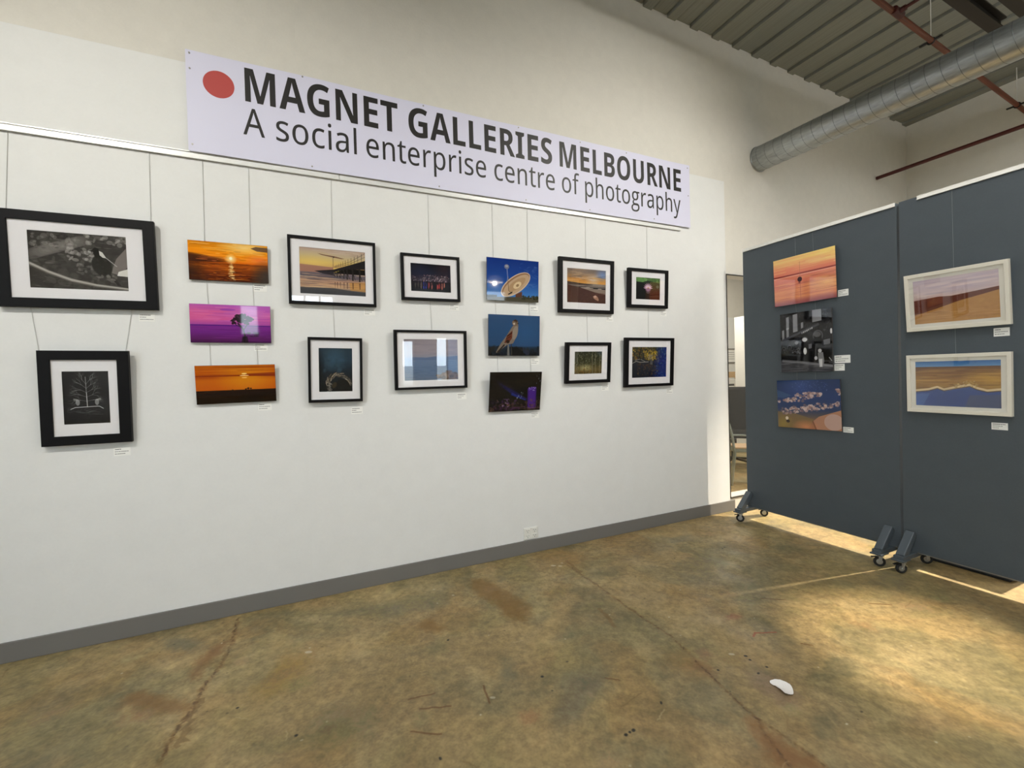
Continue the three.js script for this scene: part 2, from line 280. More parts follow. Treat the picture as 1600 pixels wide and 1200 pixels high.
// office room beyond the internal window
const OZ = -3.4;
struct(mesh('wall_office_north', uvWorld(box(2.3, 9.7, 0, 3.4, OZ - 0.2, OZ), 'x', 'y', 0.5, 0.5), creamWall));
struct(mesh('wall_office_lining', uvWorld(box(2.5, 9.5, 0, 2.52, OZ, OZ + 0.03), 'x', 'y', 0.5, 0.5), whiteWall));
struct(mesh('wall_office_west', box(2.3, 2.5, 0, 3.4, OZ, -0.18), creamWall));
struct(mesh('wall_office_east', box(9.5, 9.7, 0, 3.4, OZ, -0.18), creamWall));
struct(mesh('wall_office_south', box(7.46, 9.7, 0, 3.4, -0.18, -0.02), creamWall));
struct(mesh('ceiling_office', box(2.3, 9.7, 3.4, 3.55, OZ - 0.2, -0.18), creamWall));

// ───────── picture rail and banner ─────────
{
  const t = thing('picture_rail', 'long aluminium picture rail carrying the hanging wires under the banner', 'picture rail', [0, 2.738, 0]);
  const prof = (x0, x1) => [rbox(x0, x1, 0, 0.044, 0, 0.006, 0.0015), rbox(x0, x1, 0, 0.004, 0, 0.016, 0.0012), rbox(x0, x1, 0.0, 0.014, 0.013, 0.016, 0.001), rbox(x0, x1, 0.036, 0.044, 0, 0.011, 0.001)];
  mesh('rail_length', prof(X0, 0.236), alu, t); mesh('rail_length', prof(0.24, 3.238), alu, t);
}
const font = await new FontLoader().loadAsync('fonts/droid/droid_sans_bold.typeface.json');
const fontR = await new FontLoader().loadAsync('fonts/droid/droid_sans_regular.typeface.json');
{
  const t = thing('banner', 'long pale lilac banner with black lettering and red dot above the picture rail', 'banner', [-0.585, 2.777, 0]);
  const W = 3.945, H = 0.588, zf = (x, y) => 0.019 + 0.0025 * Math.sin(x * 3.1) * (y / H) + 0.002 * Math.sin(x * 7.3 + y * 5);
  const bend = (g, dz) => { const p = g.attributes.position; for (let i = 0; i < p.count; i++) p.setZ(i, p.getZ(i) + zf(p.getX(i), p.getY(i)) + dz); g.computeVertexNormals(); return g; };
  mesh('banner_sheet', bend(new THREE.BoxGeometry(W, H, 0.001, 160, 12, 1).translate(W / 2, H / 2, 0), 0), M(C('#d9d9ee'), 0.55), t);
  const ink = M(C('#17130f'), 0.5);
  const word = (f, str, x0, x1, base, size) => {
    const sh = f.generateShapes(str, 1), g = new THREE.ShapeGeometry(sh, 6); g.computeBoundingBox(); const b = g.boundingBox;
    g.translate(-b.min.x, 0, 0).scale((x1 - x0) / (b.max.x - b.min.x), size, 1);
    const y = base - 0.0085 * (x0 + 0.585 - 0.3);
    g.translate(x0 + 0.585, y - 2.777, 0);
    const p = g.attributes.position; for (let i = 0; i < p.count; i++) p.setY(i, p.getY(i) - 0.0085 * (p.getX(i) - (x0 + 0.585)));
    return bend(g, 0.0012);
  };
  const s1 = 0.205, s2 = 0.166;
  mesh('lettering', [word(font, 'MAGNET', -0.288, 0.632, 3.131, s1), word(font, 'GALLERIES', 0.706, 1.86, 3.131, s1), word(font, 'MELBOURNE', 1.93, 3.252, 3.131, s1)], ink, t).userData.label = 'bold black capitals';
  mesh('lettering', [word(fontR, 'A', -0.304, -0.188, 2.927, s2), word(fontR, 'social', -0.126, 0.353, 2.927, s2), word(fontR, 'enterprise', 0.415, 1.283, 2.927, s2), word(fontR, 'centre', 1.35, 1.881, 2.927, s2), word(fontR, 'of', 1.947, 2.115, 2.927, s2), word(fontR, 'photography', 2.172, 3.241, 2.927, s2)], ink, t).userData.label = 'thin black line of text';
  mesh('red_dot', bend(new THREE.CircleGeometry(0.08, 64).translate(-0.423 + 0.585, 3.197 - 2.777, 0), 0.0012), M(C('#b5443f'), 0.55), t).userData.label = 'red dot';
  for (const [x, y] of [[0.02, 0.57], [0.02, 0.48], [0.02, 0.04], [0.62, 0.58], [0.66, 0.02], [1.4, 0.575], [1.5, 0.02], [2.15, 0.575], [2.2, 0.02], [2.72, 0.57], [2.8, 0.02], [3.2, 0.57], [3.92, 0.56], [3.925, 0.3], [3.5, 0.03]]) mesh('pin', new THREE.CylinderGeometry(0.005, 0.005, 0.003, 10).rotateX(Math.PI / 2).translate(x, y, zf(x, y) + 0.002), M(C('#9d9a94'), 0.4, 0.6), t);
}

// ───────── the prints (flat photographic images, computed) ─────────
function canvas(w, h, fn) {
  const c = document.createElement('canvas'); c.width = w; c.height = h; const x = c.getContext('2d'); fn(x, w, h);
  const t = new THREE.CanvasTexture(c); t.colorSpace = THREE.SRGBColorSpace; return t;
}
function vgrad(x, w, y0, y1, stops) { const g = x.createLinearGradient(0, y0, 0, y1); for (const [p, c] of stops) g.addColorStop(p, c); x.fillStyle = g; x.fillRect(0, y0, w, y1 - y0 + 1); }
function glow(x, cx, cy, r, rgb, a, sx = 1, sy = 1) { x.save(); x.translate(cx, cy); x.scale(sx, sy); const g = x.createRadialGradient(0, 0, 0, 0, 0, r); g.addColorStop(0, `rgba(${rgb},${a})`); g.addColorStop(1, `rgba(${rgb},0)`); x.fillStyle = g; x.fillRect(-r, -r, 2 * r, 2 * r); x.restore(); }
function poly(x, pts, fill, a = 1) { x.globalAlpha = a; x.fillStyle = fill; x.beginPath(); pts.forEach((p, i) => (i ? x.lineTo(...p) : x.moveTo(...p))); x.closePath(); x.fill(); x.globalAlpha = 1; }
function line(x, pts, c, w, a = 1) { x.globalAlpha = a; x.strokeStyle = c; x.lineWidth = w; x.lineCap = 'round'; x.beginPath(); pts.forEach((p, i) => (i ? x.lineTo(...p) : x.moveTo(...p))); x.stroke(); x.globalAlpha = 1; }
function oval(x, cx, cy, rx, ry, c, a = 1, rot = 0) { x.globalAlpha = a; x.fillStyle = c; x.beginPath(); x.ellipse(cx, cy, rx, ry, rot, 0, 7); x.fill(); x.globalAlpha = 1; }
function streaks(x, w, y0, y1, n, cols, a0, a1, t0 = 1, t1 = 4, l0 = 0.05, l1 = 0.4) { for (let k = 0; k < n; k++) { const y = rr(y0, y1), l = w * rr(l0, l1), cx = rr(-0.1, 1) * w; oval(x, cx + l / 2, y, l / 2, rr(t0, t1), cols[k % cols.length], rr(a0, a1)); } }
function dabs(x, x0, x1, y0, y1, n, cols, s0, s1, a0 = 0.3, a1 = 0.8) { for (let k = 0; k < n; k++) oval(x, rr(x0, x1), rr(y0, y1), rr(s0, s1), rr(s0, s1) * 0.8, cols[Math.floor(rnd() * cols.length)], rr(a0, a1), rr(0, 3)); }

const prints = {
  forest_bird: canvas(640, 480, (x, w, h) => {
    x.fillStyle = '#3a3835'; x.fillRect(0, 0, w, h);
    dabs(x, 0, w, 0, h, 260, ['#55524e', '#2a2826', '#6d6a65', '#3f3d3a', '#4a4744'], 8, 46, 0.15, 0.4);
    for (let k = 0; k < 26; k++) oval(x, 40 + k * 12, 190 - k * 5, 70, 44, ['#7d7a74', '#6f6c67', '#8c8983'][k % 3], 0.16, -0.4);
    dabs(x, 20, 330, 30, 130, 30, ['#a19e98', '#86837d'], 6, 26, 0.2, 0.5);
    dabs(x, 350, 640, 10, 90, 34, ['#b5b2ac', '#98958f', '#55524e'], 8, 26, 0.3, 0.6); dabs(x, 240, 420, 130, 230, 36, ['#a9a6a1', '#8e8b86', '#c2bfb9'], 8, 24, 0.3, 0.6); dabs(x, 280, 430, 260, 340, 22, ['#6d6a66', '#827f7a'], 6, 20, 0.3, 0.6); streaks(x, w, 10, 470, 160, ['#2c2a28', '#6a6762', '#8b8882', '#3a3835'], 0.15, 0.4, 2, 7, 0.02, 0.1);
    for (let k = 0; k < 5; k++) line(x, [[0, 262 + k * 5], [120, 330 + k * 5], [260, 390 + k * 5], [420, 428 + k * 4], [640, 455 + k * 3]], ['#8f8b84', '#a6a29b', '#b8b4ac', '#99958e', '#6c6863'][k], 12 - k);
    poly(x, [[640, 90], [560, 200], [520, 320], [570, 340], [640, 260]], '#87807b', 0.8); poly(x, [[570, 310], [640, 280], [640, 350], [560, 345]], '#e8e6e0', 0.9);
    for (let k = 0; k < 14; k++) oval(x, 462 + rr(-8, 8), 265 + rr(-8, 8), 58, 84, '#262422', 0.3, -0.35); poly(x, [[404, 130], [424, 112], [446, 124], [452, 190], [420, 200]], '#1d1b1a'); poly(x, [[408, 134], [382, 146], [410, 150]], '#1c1a19'); poly(x, [[448, 140], [470, 152], [494, 200], [470, 196], [450, 176]], '#dedcd6', 0.9); for (let k = 0; k < 40; k++) oval(x, rr(420, 510), rr(200, 330), rr(3, 9), rr(2, 6), ['#3a3734', '#161514', '#4a4642'][k % 3], 0.4, 0.6);
    line(x, [[495, 200], [560, 265]], '#c4c1bb', 6, 0.8); poly(x, [[490, 320], [520, 340], [585, 430], [560, 430]], '#2a2826'); dabs(x, 420, 560, 345, 400, 18, ['#77736d', '#5d5a55'], 8, 18, 0.5, 0.8);
    x.strokeStyle = '#1e1c1a'; x.lineWidth = 6; x.strokeRect(2, 2, w - 4, h - 4);
  }),
  etching: canvas(420, 580, (x, w, h) => {
    x.fillStyle = '#232325'; x.fillRect(0, 0, w, h);
    const tr = (cx, cy, a, l, d) => { if (d === 0) return; const ex = cx + l * Math.cos(a), ey = cy - l * Math.sin(a); line(x, [[cx, cy], [ex, ey]], '#c4c4c4', d * 0.8, 0.34 + d * 0.04); for (let k = 0; k < 3; k++) tr(ex, ey, a + rr(-0.85, 0.85), l * rr(0.6, 0.85), d - 1); };
    for (const s of [-1, 1]) for (let k = 0; k < 5; k++) tr(210, 330 - k * 46, Math.PI / 2 - s * (1.35 - k * 0.18), 56, 4);
    line(x, [[213, 392], [210, 240], [206, 70]], '#cfcfcf', 6, 0.55); line(x, [[214, 385], [211, 240]], '#efefef', 4, 0.8);
    for (const cx of [132, 298]) { oval(x, cx, 340, 18, 34, '#d0d0d0', 0.55); oval(x, cx + (cx < 200 ? -20 : 20), 312, 18, 12, '#b0b0a8', 0.5); line(x, [[cx, 318], [cx + (cx < 200 ? -36 : 36), 300]], '#c5c5c5', 4, 0.6); }
    line(x, [[70, 412], [110, 394], [300, 386], [320, 388], [352, 412]], '#e6e6e6', 6, 0.85);
    for (let k = 0; k < 9; k++) { x.globalAlpha = 0.35; x.strokeStyle = '#9fa3a3'; x.lineWidth = 2.5; x.beginPath(); x.ellipse(rr(110, 300), rr(420, 460), rr(40, 90), rr(8, 24), rr(-0.2, 0.3), rr(0, 2), rr(3, 6)); x.stroke(); } x.globalAlpha = 1;
    x.globalAlpha = 0.3; x.strokeStyle = '#8a8a8a'; x.lineWidth = 3; x.beginPath(); x.arc(212, 490, 24, 0, 7); x.stroke(); x.globalAlpha = 1;
  }),
  sunset: canvas(720, 400, (x, w, h) => {
    vgrad(x, w, 0, 215, [[0, '#c8780e'], [0.4, '#f2920c'], [0.8, '#f08a14'], [1, '#d8620e']]); streaks(x, w, 0, 190, 90, ['#f7b84a', '#b9640c', '#ffa61e', '#a8580c', '#ffd27a'], 0.15, 0.45, 2, 9);
    glow(x, 500, 40, 190, '255,226,150', 0.8, 1.5, 0.5); glow(x, 640, 160, 120, '238,110,60', 0.7, 1.3, 0.5);
    poly(x, [[560, 40], [610, 18], [720, 22], [720, 70], [620, 66]], '#4a3a38', 0.75);
    for (let k = 0; k < 6; k++) poly(x, [[0, 118 + k * 5], [120, 134 + k * 5], [300 - k * 18, 166 + k * 4], [380 - k * 30, 205], [0, 215]], '#3a1a0c', 0.32); streaks(x, 360, 150, 200, 24, ['#b0532a', '#7a3312', '#d07038'], 0.3, 0.6, 2, 6);
    vgrad(x, w, 212, 400, [[0, '#8a3c08'], [0.25, '#a04a0c'], [0.6, '#6a2a0a'], [1, '#4a1c0a']]); streaks(x, w, 215, 398, 200, ['#c4640e', '#3e1608', '#e07c1c', '#2a120a', '#a8480e'], 0.2, 0.55, 1.5, 5, 0.04, 0.24);
    glow(x, 0, 320, 200, '40,22,14', 0.9, 0.9, 0.9); glow(x, 720, 330, 210, '56,50,46', 1, 0.9, 0.9); glow(x, 690, 380, 150, '60,54,50', 0.8);
    glow(x, 374, 165, 60, '255,240,180', 1); oval(x, 374, 160, 14, 16, '#fff6cf'); for (let k = 0; k < 60; k++) { const y = rr(214, 392); oval(x, 376 + rr(-1, 1) * (6 + (y - 214) * 0.14), y, rr(6, 22), rr(1.5, 4), '#ffdf94', rr(0.3, 0.8)); }
  }),
  purple: canvas(720, 400, (x, w, h) => {
    vgrad(x, w, 0, 222, [[0, '#b055b4'], [0.35, '#c4589e'], [0.7, '#c85498'], [1, '#9a3f9c']]); glow(x, 120, 90, 260, '228,98,140', 0.55, 1.6, 0.45); glow(x, 560, 70, 240, '200,120,220', 0.45, 1.2, 0.7);
    streaks(x, w, 10, 200, 50, ['#8e3ca8', '#d873b0', '#a34bb8', '#e08cc0'], 0.12, 0.35, 3, 10, 0.15, 0.5); oval(x, 330, 50, 70, 12, '#7a34a4', 0.5);
    vgrad(x, w, 212, 226, [[0, '#4a1270'], [1, '#5a1880']]);
    vgrad(x, w, 224, 400, [[0, '#7a2486'], [0.4, '#6a1e7c'], [0.8, '#571858'], [1, '#3a0e42']]); streaks(x, w, 230, 396, 60, ['#8a30a0', '#4a1250', '#7a2a90'], 0.12, 0.3, 2, 6, 0.2, 0.6);
    const tree = '#22141f'; for (const [a, b, r] of [[395, 150, 34], [430, 125, 42], [480, 118, 48], [520, 145, 44], [440, 165, 36], [385, 185, 26], [505, 180, 36], [470, 150, 40], [368, 165, 20]]) for (let k = 0; k < 10; k++) oval(x, a + rr(-r, r) * 0.7, b + rr(-r, r) * 0.55, r * rr(0.25, 0.5), r * rr(0.2, 0.4), tree, 0.85);
    line(x, [[420, 195], [462, 250], [478, 320], [470, 398]], tree, 16); line(x, [[505, 195], [470, 260]], tree, 9); line(x, [[395, 205], [440, 232]], tree, 6); poly(x, [[455, 330], [500, 330], [510, 400], [445, 400]], '#1d0f1e', 0.9);
    for (let k = 0; k < 30; k++) oval(x, rr(500, 600), rr(285, 335), rr(10, 26), rr(4, 10), '#2c1530', 0.35);
  }),
  orange: canvas(720, 400, (x, w, h) => {
    vgrad(x, w, 0, 265, [[0, '#b35a08'], [0.25, '#bd5a04'], [0.45, '#a94a06'], [0.6, '#c4620a'], [1, '#c25a0c']]); glow(x, 450, 110, 280, '222,150,10', 0.75, 1.1, 0.9); streaks(x, w, 0, 130, 24, ['#a03c04', '#d0780c', '#8e3404'], 0.2, 0.4, 4, 10, 0.3, 0.8);
    vgrad(x, w, 104, 118, [[0, '#8c3006'], [0.5, '#7a2406'], [1, '#a8480a']]); poly(x, [[440, 92], [720, 84], [720, 128], [440, 116]], '#7c2408', 0.75);
    oval(x, 432, 92, 24, 7, '#ffdc84'); oval(x, 432, 112, 42, 5, '#ffd88a'); oval(x, 432, 135, 26, 4, '#ffcf70');
    vgrad(x, w, 262, 400, [[0, '#241004'], [0.3, '#1a0c05'], [1, '#140a05']]); streaks(x, w, 268, 396, 40, ['#2e1a08', '#0e0704', '#382008'], 0.3, 0.6, 1.5, 4, 0.1, 0.4);
    for (const [a, b, r] of [[440, 256, 9], [462, 250, 13], [486, 252, 10], [320, 260, 6]]) { oval(x, a, b, r, r * 0.7, '#2a0c04'); line(x, [[a, b], [a, 264]], '#2a0c04', 4); } line(x, [[466, 252], [466, 236]], '#2a0c04', 2);
  }),
  pier: canvas(640, 470, (x, w, h) => {
    vgrad(x, w, 0, 190, [[0, '#b8a092'], [0.4, '#bfae90'], [0.75, '#d4b76c'], [1, '#c69a64']]); glow(x, 120, 150, 240, '236,206,110', 0.6, 1.3, 0.5); streaks(x, w, 0, 60, 20, ['#a58a80', '#cbb9a8'], 0.2, 0.4, 4, 10);
    poly(x, [[170, 55], [250, 66], [330, 72], [430, 92], [400, 96], [300, 84], [210, 70]], '#6d4a3c', 0.85);
    poly(x, [[0, 172], [140, 178], [320, 186], [320, 262], [0, 250]], '#a07466', 0.85);
    vgrad(x, w, 245, 470, [[0, '#7a6a6c'], [0.18, '#5a5560'], [0.32, '#b28c74'], [0.6, '#c39c78'], [0.72, '#8e7a70'], [0.8, '#494a50'], [1, '#3c3d42']]); streaks(x, w, 250, 400, 110, ['#4c4a58', '#d8b68e', '#8c6c62', '#e2c49a', '#5c5866'], 0.2, 0.5, 2, 6, 0.1, 0.4);
    poly(x, [[470, 330], [640, 320], [640, 420], [480, 410]], '#c98e3c', 0.55);
    poly(x, [[140, 232], [320, 208], [640, 90], [640, 185], [440, 196], [330, 232], [300, 262]], '#1c1a1e'); poly(x, [[140, 232], [320, 225], [330, 270], [220, 255]], '#2c2a33', 0.9);
    for (const [a, t, b, wd] of [[330, 210, 278, 7], [352, 205, 284, 8], [380, 200, 288, 8], [415, 196, 292, 9], [446, 192, 300, 11], [500, 188, 310, 14], [568, 186, 318, 14], [628, 180, 400, 20]]) { poly(x, [[a, t], [a + wd, t], [a + wd, b], [a, b]], '#1f1a1c'); line(x, [[a - 4, t], [a + wd + 16, b - 10]], '#1f1a1c', 5); poly(x, [[a, 330], [a + wd, 330], [a + wd - 2, 395], [a + 3, 395]], '#3a2420', 0.6); }
    for (let k = 0; k < 13; k++) { const f = k / 12, a = 330 + 305 * f * f * 0.6 + 305 * f * 0.4, yb = 196 - (a - 330) * 0.34, yt = yb - 22 - 62 * f; line(x, [[a, yb], [a, yt]], '#3b3432', 2 + 2 * f); } for (const q of [0, 0.45]) line(x, [[330, 176 + q * 22], [480, 118 + q * 44], [636, 16 + q * 84]], '#3b3432', 3);
    line(x, [[318, 190], [318, 78]], '#4a4244', 4); oval(x, 326, 84, 6, 6, '#2e2a2c'); poly(x, [[0, 400], [320, 395], [640, 430], [640, 470], [0, 470]], '#45474c', 0.9);
  }),
  darkbird: canvas(420, 560, (x, w, h) => {
    vgrad(x, w, 0, h, [[0, '#263a48'], [0.3, '#22394a'], [0.55, '#14212c'], [1, '#05080a']]); glow(x, 200, 130, 190, '62,100,122', 0.55, 0.8, 1.1); glow(x, 0, 260, 150, '6,10,14', 0.9, 0.6, 2);
    dabs(x, 60, 320, 100, 300, 40, ['#2e4a5c', '#1a2c38', '#35566a'], 14, 46, 0.12, 0.3);
    for (let k = 0; k < 110; k++) { const a = rr(Math.PI * 0.95, Math.PI * 1.95), r = rr(100, 150); line(x, [[240 + r * Math.cos(a) * 1.0, 470 + r * Math.sin(a)], [240 + (r + 16) * Math.cos(a + 0.25), 470 + (r + 14) * Math.sin(a + 0.25)]], ['#a79a86', '#6d6454', '#3a3630', '#c4b49c', '#7c6a48'][k % 5], rr(2, 6), 0.85); }
    oval(x, 290, 500, 92, 100, '#07070a', 0.95); for (let k = 0; k < 24; k++) line(x, [[110 + rr(-14, 20), 440 + k * 5], [130 + rr(0, 44), 450 + k * 5]], ['#cfc8ba', '#8f887a', '#48443c'][k % 3], 4, 0.75); oval(x, 190, 470, 26, 40, '#4a3a1c', 0.6, 0.5);
  }),
  city: canvas(640, 430, (x, w, h) => {
    vgrad(x, w, 0, 270, [[0, '#14141c'], [0.5, '#1b2032'], [1, '#241c2a']]); vgrad(x, w, 268, 430, [[0, '#1c1a22'], [0.3, '#22222c'], [1, '#1d2226']]); glow(x, 180, 150, 200, '36,42,70', 0.6); glow(x, 520, 60, 180, '58,38,44', 0.6);
    for (let k = 0; k < 60; k++) { const a = rr(20, 620), t = 250 - rr(10, 60 + (a > 220 && a < 560 ? 60 : 0)); poly(x, [[a, t], [a + rr(10, 30), t], [a + 28, 270], [a, 270]], ['#3c3640', '#4e4650', '#2c2a34'][k % 3], 0.5); }
    dabs(x, 20, 620, 190, 268, 170, ['#b9a8b4', '#8d8290', '#d8c8c8', '#6a6474', '#c08a90'], 1.5, 5, 0.6, 1); dabs(x, 200, 580, 170, 268, 120, ['#e8dcdc', '#b8a4b0', '#d09a98'], 2, 6, 0.6, 1);
    for (const [a, c] of [[168, '#8c7a6c'], [206, '#3a4ab8'], [238, '#2e3ea0'], [284, '#b04a50'], [330, '#b86a64'], [420, '#c0504c'], [446, '#b83c3c'], [490, '#c46a5a'], [526, '#c07a66'], [80, '#54524c'], [120, '#4e4c48']]) for (let k = 0; k < 8; k++) oval(x, a + rr(-8, 8), rr(292, 370), rr(4, 10), rr(14, 34), c, 0.42);
    streaks(x, w, 380, 428, 22, ['#2c343c', '#14181c', '#3a444c'], 0.4, 0.7, 2, 5, 0.2, 0.6); x.strokeStyle = '#0c0c10'; x.lineWidth = 10; x.strokeRect(0, 0, w, h);
  }),
  haze: canvas(640, 500, (x, w, h) => {      // mauve above, slate-blue bands below, brown blobs in the lower right
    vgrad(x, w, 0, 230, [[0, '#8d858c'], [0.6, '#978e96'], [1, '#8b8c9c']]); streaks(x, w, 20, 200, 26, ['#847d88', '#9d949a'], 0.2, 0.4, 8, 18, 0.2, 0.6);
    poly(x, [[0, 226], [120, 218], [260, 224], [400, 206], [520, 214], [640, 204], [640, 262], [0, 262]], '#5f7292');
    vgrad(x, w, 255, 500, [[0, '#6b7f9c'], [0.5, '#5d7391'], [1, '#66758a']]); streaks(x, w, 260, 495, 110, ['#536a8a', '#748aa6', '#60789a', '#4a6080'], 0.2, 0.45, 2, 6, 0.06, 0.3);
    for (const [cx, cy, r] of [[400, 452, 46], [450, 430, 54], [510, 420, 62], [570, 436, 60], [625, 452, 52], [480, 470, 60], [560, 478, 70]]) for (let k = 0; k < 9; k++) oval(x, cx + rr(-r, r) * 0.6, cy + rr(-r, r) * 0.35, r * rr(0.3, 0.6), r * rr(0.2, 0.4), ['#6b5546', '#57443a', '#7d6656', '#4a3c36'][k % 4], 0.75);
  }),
  telescope: canvas(640, 460, (x, w, h) => {
    vgrad(x, w, 0, h, [[0, '#12307a'], [0.5, '#1c4590'], [0.85, '#3a72b4'], [1, '#4a7ab0']]); for (let k = 0; k < 40; k++) oval(x, rr(380, 620), rr(40, 320), rr(14, 46), rr(3, 10), '#8ea6cf', 0.1, rr(-0.6, 0.6)); glow(x, 90, 300, 150, '120,140,190', 0.5, 1, 0.6);
    poly(x, [[345, 380], [430, 350], [425, 450], [350, 450]], '#5a3a2c'); poly(x, [[0, 425], [640, 405], [640, 460], [0, 460]], '#4a4638'); dabs(x, 420, 640, 395, 430, 40, ['#232a1c', '#3a3a26'], 6, 16, 0.6, 0.9); poly(x, [[0, 430], [120, 425], [120, 400], [0, 405]], '#1e2218');
    line(x, [[240, 80], [250, 200], [235, 360]], '#9aa2b4', 5); line(x, [[256, 200], [280, 300], [290, 340]], '#5c5650', 7); oval(x, 238, 86, 30, 26, '#6d7488'); oval(x, 238, 80, 18, 12, '#9a9aa4');
    oval(x, 350, 275, 212, 92, '#c8b49c', 1, -0.6); oval(x, 352, 272, 200, 80, '#8e6c50', 1, -0.6); oval(x, 356, 280, 190, 70, '#b59a7c', 1, -0.6); oval(x, 362, 274, 130, 46, '#a88a68', 1, -0.6); oval(x, 370, 282, 56, 32, '#d3bb94', 1, -0.6); oval(x, 372, 284, 20, 14, '#8e7454', 1, -0.6);
    line(x, [[252, 230], [264, 350], [300, 370]], '#6a5442', 6); poly(x, [[250, 385], [310, 352], [306, 372], [262, 392]], '#22201e'); for (let k = 0; k < 9; k++) line(x, [[370, 280], [350 + 195 * Math.cos(k * 0.7) , 275 + 120 * Math.sin(k * 0.7 - 0.5)]], '#7c5f45', 1.5, 0.25);
  }),
  sparrow: canvas(640, 460, (x, w, h) => {
    vgrad(x, w, 0, h, [[0, '#2c4a70'], [0.4, '#27486e'], [0.75, '#28466a'], [0.8, '#1c2834'], [1, '#141a20']]); glow(x, 450, 200, 260, '44,84,130', 0.6); dabs(x, 0, 640, 360, 460, 60, ['#181c20', '#24221e', '#101418', '#2a2c40'], 14, 40, 0.3, 0.7); poly(x, [[280, 360], [420, 362], [430, 460], [270, 460]], '#141210', 0.7);
    poly(x, [[232, 330], [250, 340], [256, 460], [228, 460]], '#6a6a66'); poly(x, [[272, 320], [282, 320], [290, 460], [276, 460]], '#33302c');
    poly(x, [[150, 320], [215, 240], [290, 130], [352, 80], [366, 120], [350, 230], [300, 320], [230, 335], [165, 380], [100, 430], [90, 420]], '#74685c'); oval(x, 325, 88, 38, 34, '#6e5c4a'); poly(x, [[296, 62], [330, 46], [362, 66], [340, 78]], '#3c2a1e'); poly(x, [[352, 82], [376, 92], [354, 98]], '#25221e'); oval(x, 338, 84, 5, 5, '#0c0a08'); oval(x, 312, 98, 13, 11, '#c4b8a8', 0.9);
    poly(x, [[225, 232], [290, 175], [300, 240], [255, 305], [190, 320]], '#5e2e1e'); line(x, [[230, 240], [285, 200]], '#201410', 8); line(x, [[215, 270], [270, 240]], '#2a1a12', 6); oval(x, 235, 300, 22, 20, '#2a1c14'); oval(x, 325, 200, 34, 80, '#8d8274', 0.7, 0.25); line(x, [[110, 420], [190, 340]], '#241e1a', 16);
  }),
  night: canvas(640, 460, (x, w, h) => {
    x.fillStyle = '#040408'; x.fillRect(0, 0, w, h);
    for (let k = 0; k < 12; k++) { poly(x, [[60, 80 + k * 4], [300, 190 + k * 6], [470, 320], [440, 340], [260, 230 + k * 4]], '#1a1a78', 0.07); } poly(x, [[270, 240], [480, 345], [420, 330], [260, 270]], '#2038a0', 0.45);
    for (let k = 0; k < 8; k++) poly(x, [[462 + k * 3, 200 - k * 3], [586 - k * 3, 190 - k * 3], [590 - k * 3, 440], [470 + k * 3, 440]], '#4a1c90', 0.2); dabs(x, 480, 580, 180, 220, 20, ['#9a80d8', '#cfc0f0'], 3, 8, 0.3, 0.7);
    dabs(x, 0, 640, 330, 450, 130, ['#4a2458', '#2e1838', '#6a4a40', '#241428', '#503828'], 6, 22, 0.3, 0.6); dabs(x, 150, 250, 310, 420, 40, ['#8a5a9c', '#6a3a80', '#a080a0'], 3, 10, 0.3, 0.6); dabs(x, 340, 420, 230, 320, 8, ['#a8b4c8'], 4, 12, 0.3, 0.6); dabs(x, 570, 630, 30, 160, 8, ['#7a8090', '#c0c4cc'], 3, 9, 0.3, 0.6); streaks(x, w, 410, 455, 20, ['#7a5848', '#3a2420', '#5a2a5a'], 0.3, 0.6, 2, 5);
  }),
  beach: canvas(640, 470, (x, w, h) => {
    vgrad(x, w, 0, 205, [[0, '#75675f'], [0.35, '#8a7562'], [0.7, '#c08a4a'], [1, '#d69c4c']]); streaks(x, w, 0, 140, 50, ['#5c5454', '#a08468', '#7d6c62', '#c0a07c'], 0.2, 0.45, 6, 18, 0.1, 0.4); glow(x, 580, 70, 130, '96,130,190', 0.95, 1.1, 0.8); glow(x, 420, 150, 110, '210,206,204', 0.8, 1.2, 0.6); streaks(x, w, 120, 195, 24, ['#e0a850', '#b87838', '#d8b890'], 0.25, 0.5, 3, 8);
    vgrad(x, w, 200, 250, [[0, '#8c7e74'], [1, '#6c625c']]); poly(x, [[0, 180], [200, 196], [420, 208], [420, 218], [0, 222]], '#4a3a32'); streaks(x, w, 215, 290, 40, ['#9c9088', '#584e4a', '#b8aca0', '#3c3634'], 0.3, 0.6, 2, 5);
    poly(x, [[0, 222], [240, 262], [460, 312], [640, 330], [640, 470], [0, 470]], '#4c3028'); poly(x, [[240, 262], [640, 270], [640, 340], [470, 316]], '#8a7a6e', 0.7); dabs(x, 0, 640, 330, 470, 120, ['#543830', '#3f2822', '#5e3e32'], 8, 30, 0.15, 0.4); poly(x, [[420, 370], [460, 350], [500, 372], [520, 410], [510, 430], [440, 400]], '#a07864'); poly(x, [[430, 368], [465, 354], [490, 372], [450, 388]], '#c8a490');
  }),
  lily: canvas(520, 400, (x, w, h) => {
    vgrad(x, w, 0, h, [[0, '#33442a'], [0.3, '#232c20'], [0.6, '#1c1714'], [1, '#23140e']]); glow(x, 420, 320, 260, '84,44,24', 0.9, 1, 0.8); poly(x, [[0, 0], [180, 0], [260, 50], [150, 90], [0, 80]], '#5f8a4c'); poly(x, [[200, 20], [520, 0], [520, 90], [360, 80]], '#4d6a3a'); dabs(x, 0, 520, 0, 90, 40, ['#6f9a58', '#3f5a30', '#82a868'], 8, 26, 0.2, 0.5); poly(x, [[0, 90], [190, 100], [210, 400], [0, 400]], '#141413', 0.85); oval(x, 460, 160, 30, 26, '#8a9a80', 0.5);
